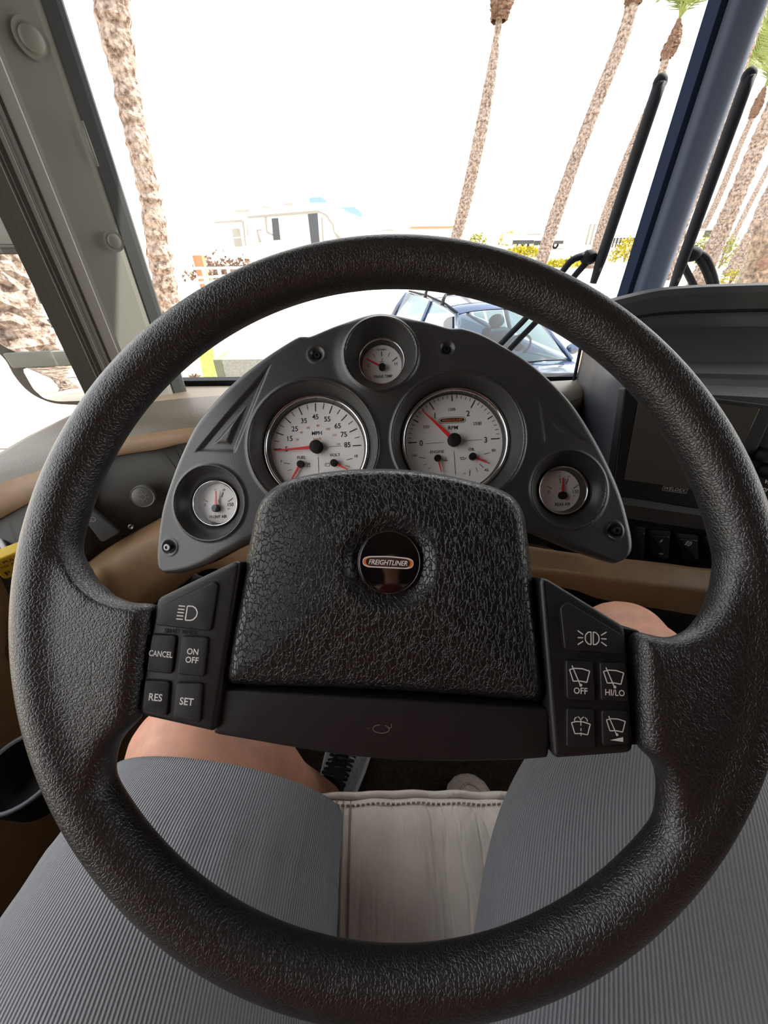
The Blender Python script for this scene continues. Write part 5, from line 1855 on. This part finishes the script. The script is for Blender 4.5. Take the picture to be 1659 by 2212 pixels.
a = ay(1602, 588, 18.5)
build('riser_frame', MB().box(a[0] + .1, a[0] + 1.2, 18.55, 18.65, GZ, a[2]), WOODGREY, st_)

# near left: lawn strip, dirt, grey block
lw_ = [gnd(*p) for p in ((418, 715), (452, 715), (478, 850), (448, 850))]
b = MB()
d0, d1 = lw_[3] - lw_[0], lw_[2] - lw_[1]
rows = []
for t in np.linspace(-.5, 1.4, 60):
    l, r_ = lw_[0] + d0 * t, lw_[1] + d1 * t
    rows.append([tuple(l * (1 - s) + r_ * s + [0, 0, .012 + rg.uniform(0, .02)]) for s in np.linspace(0, 1, 14)])
b.grid(rows)
tag(build('lawn_strip', b, GRASS), 'bright green grass strip beside the dry dirt', 'grass', kind='stuff')
b = MB()
L_ = lw_[0] + [-2.6, 0, 0]
rows = []
for t in np.linspace(-.5, 1.4, 30):
    l, r_ = lw_[0] + d0 * t - [3.4, 0, 0], lw_[0] + d0 * t
    rows.append([tuple(l * (1 - s) + r_ * s + [0, 0, .006 + .03 * rg.uniform()]) for s in np.linspace(0, 1, 20)])
b.grid(rows)
tag(build('dirt_bed', b, SAND, smooth=True), 'dry sandy bed under the near left palm', 'dirt', kind='structure')
b = MB()
for _ in range(160):
    q = gnd(rg.normal(424, 9), rg.normal(832, 5))
    d = rg.normal(size=3) * .05
    b.quad((q[0], q[1], GZ + .04), tuple(q + d + [0, 0, .06]), tuple(q + rg.normal(size=3) * .04 + [0, 0, .05]))
tag(build('leaf_litter', b, BARKDARK), 'brown dry leaf scraps on the sandy bed', 'leaves', kind='stuff')
q0 = az(468, 777, -1.5)
q1 = az(640, 767, -1.5)
bk = tag(empty('concrete_block', loc=(q0[0], q0[1], GZ)), 'grey concrete block beyond the left edge of the gauges', 'block')
build('block', MB().box(q0[0] + .06, q1[0] + .6, q0[1], q0[1] + .5, GZ, -1.5), CONCRETE, bk)
build('joint', MB().box(q0[0] + .07, q1[0] + .6, q0[1] - .006, q0[1], -1.74, -1.725), RVGREY, bk)
build('end_cap', MB().box(q0[0] - .05, q0[0] + .06, q0[1] - .01, q0[1] + .5, GZ, -1.5), mat('green_grey_post', srgb(92, 98, 84)[:3], .9), bk)

# --- blue car
zc = -.90
o0 = az(986, 671, zc)
psi = math.radians(13)
rr_ = np.array([math.cos(psi), math.sin(psi), 0])
hh_ = np.array([math.sin(psi), -math.cos(psi), 0])
og = o0 + rr_ * .57
og[2] = GZ
CM = Matrix(((rr_[0], -hh_[0], 0, og[0]), (rr_[1], -hh_[1], 0, og[1]), (0, 0, 1, og[2] + EYE), (0, 0, 0, 1)))
car = tag(empty('car', CM), 'blue estate car with black roof bars parked beyond the gauges', 'car')
K = lambda a_, b_, z_: (a_, -b_, z_)          # right of the viewer, towards the viewer, up


def cloft(name, secs, m_, n=40, parent=None, smooth=True, auto=40, solid=None):
    b = MB()
    b.grid([[K(*p) for p in smooth_line(s, n)] for s in secs])
    o = build(name, b, m_, parent or car, smooth=smooth, local=True, auto=auto)
    fixnorm(o)
    if solid:
        mod(o, 'SOLIDIFY', thickness=solid, offset=0)
    return o


def half(pts):
    """mirror a half section (a >= 0) to a full one"""
    return [(-p[0], p[1], p[2]) for p in reversed(pts)] + [p for p in pts if p[0] > 1e-6]


# roof skin
secs = []
for b_, z_, w_ in ((.02, 1.495, .555), (-.25, 1.535, .575), (-.8, 1.555, .585), (-1.5, 1.545, .58), (-2.2, 1.50, .56), (-2.45, 1.455, .54)):
    secs.append(half([(0, b_, z_), (w_ * .5, b_ - .01, z_ - .006), (w_ * .85, b_ - .03, z_ - .03), (w_, b_ - .05, z_ - .06)]))
cloft('roof', secs, CARBLUE, solid=.02)
b = MB()
b.grid([[K(-.50, -.35, 1.556), K(.50, -.35, 1.556)], [K(-.50, -.85, 1.575), K(.50, -.85, 1.575)]])
# shell: bonnet and body sides
secs = []
for b_, zt_, w_ in ((-2.95, .98, .78), (-2.4, 1.00, .84), (-1.2, .98, .88), (0, .96, .89), (.72, .97, .87), (1.0, .965, .86), (1.4, .92, .83), (1.70, .83, .78), (1.82, .72, .70), (1.85, .5, .68)):
    bo = b_ > .6
    secs.append(half([(0, b_, zt_ + (.03 if bo else -.25)), (w_ * .55, b_, zt_ + (.02 if bo else -.25)), (w_ * .88, b_, zt_ - (0.01 if bo else .02)), (w_ * .97, b_, zt_ - .04), (w_ * 1.02, b_, zt_ - .25), (w_, b_, .30)]))
cloft('body_shell', secs, CARBLUE, 60)
# pillars
for s in (-1, 1):
    for nm, pth, rd_ in (('front_pillar', [(.555, -.02, 1.45), (.68, .36, 1.22), (.80, .76, .97)], .030), ('middle_pillar', [(.60, -.95, 1.49), (.72, -.95, 1.22), (.82, -.93, .98)], .035), ('rear_pillar', [(.56, -2.30, 1.42), (.70, -2.45, 1.2), (.80, -2.6, .98)], .06)):
        build(nm, MB().tube([K(s * x, y_, z) for x, y_, z in pth], rd_, 10), CARBLUE, car, smooth=True, local=True)
    build('roof_rail', MB().tube([K(s * .555, .0, 1.475), K(s * .575, -.4, 1.525), K(s * .585, -1.2, 1.535), K(s * .57, -2.2, 1.48)], .016, 8), RUBBER, car, smooth=True, local=True)
    for b0, b1 in ((-.06, -.92), (-.98, -1.75), (-1.8, -2.35)):
        f0, f1 = (b0 + (.70 if b0 > -.1 else .0)), b1
        build('side_window', MB().quad(K(s * .585, b0 - .03, 1.44), K(s * .60, b1, 1.47), K(s * .80, b1, 1.0), K(s * .81, f0 - .06, 1.0)), CARGLASS, car, local=True)
    m_ = build('door_mirror', MB().ball(K(s * .98, .50, 1.04), .11, .06, .08, 16, 10), CARBLUE, car, smooth=True, local=True)
    for b_ in (1.15, -1.75):
        wm = MB().lathe([(.14, -.09), (.20, -.10), (.30, -.10), (.33, -.06), (.33, .06), (.30, .10), (.20, .10), (.14, .09)], 32)
        wm.v = [(s * .82 + z, -b_ + x, .33 + y_) for x, y_, z in wm.v]
        fixnorm(build('wheel', wm, RUBBER, car, smooth=True, local=True, auto=50))
cloft('windshield', [half([(0, .06, 1.487), (.30, .05, 1.478), (.54, .0, 1.445)]), half([(0, .43, 1.29), (.36, .41, 1.28), (.66, .34, 1.25)]), half([(0, .84, 1.00), (.42, .82, .99), (.79, .74, .97)])], CARGLASS, 30, auto=None)
build('rear_window', MB().quad(K(-.5, -2.42, 1.42), K(.5, -2.42, 1.42), K(.62, -2.8, 1.0), K(-.62, -2.8, 1.0)), CARGLASS, car, local=True)
# roof bars with feet
for b_ in (-.48, -1.25):
    rb = build('roof_bar', MB().tube([K(-.56, b_, 1.625), K(-.3, b_, 1.64), (0, -b_, 1.642), K(.3, b_, 1.64), K(.56, b_, 1.625)], [(.03, .014)] * 5, 8), RUBBER, car, smooth=True, local=True)
    for s in (-1, 1):
        build('bar_foot', MB().tube([K(s * .60, b_ + .02, 1.50), K(s * .585, b_ + .01, 1.57), K(s * .55, b_, 1.625)], [(.05, .022), (.045, .02), (.035, .02)], 8), BLACK, rb, smooth=True, local=True)
# inside: dash, wheel, seats
cloft('dash_top', [half([(0, .74, .965), (.4, .72, .965), (.76, .64, .95)]), half([(0, .35, .985), (.4, .35, .985), (.76, .35, .96)]), half([(0, .25, .85), (.4, .25, .85), (.76, .25, .82)])], CARINT, 20)
b = MB()
b.tube([(.36 + .185 * math.cos(t), -(.12 + .07 * math.sin(t)), 1.02 + .17 * math.sin(t)) for t in np.linspace(0, 2 * math.pi, 40)], .016, 8, False)
cw = build('steering_wheel', b, BLACK, car, smooth=True, local=True)
build('wheel_hub', MB().ball((.36, -.14, 1.02), .075, .04, .06), BLACK, cw, smooth=True, local=True)
for x in (-.37, .37):
    s_ = build('front_seat', MB().slab(roundpoly([(x - .25, .55), (x + .25, .55), (x + .22, 1.13), (x - .22, 1.13)], .07, 5), -.06, .06, .04, 3), CARINT, car, smooth=True, auto=50, local=True)
    s_.data.transform(Matrix(((1, 0, 0, 0), (0, .25, -1, .30), (0, 1, 0, 0), (0, 0, 0, 1))))
    h_ = build('headrest', MB().ball((x, .62, 1.22), .13, .06, .10, 16, 10), CARINT, s_, smooth=True, local=True)
build('cabin_floor', MB().box(-.8, .8, -.6, 2.3, .3, .36), CARINT, car, local=True)
b = MB()
for x0, x1 in ((-.60, -.02), (.05, .62)):
    b.tube([K(x1, .86, 1.01), K((x0 + x1) / 2, .85, 1.02), K(x0, .82, 1.005)], .010, 6)
build('wiper', b, RUBBER, car, smooth=True, local=True)
for s in (-1, 1):
    build('headlamp', MB().ball(K(s * .60, 1.70, .72), .16, .10, .07, 16, 10), GLASS if False else RVWHITE, car, smooth=True, local=True)
build('grille', MB().box(-.40, .40, -1.86, -1.80, .58, .78), BLACK, car, local=True)
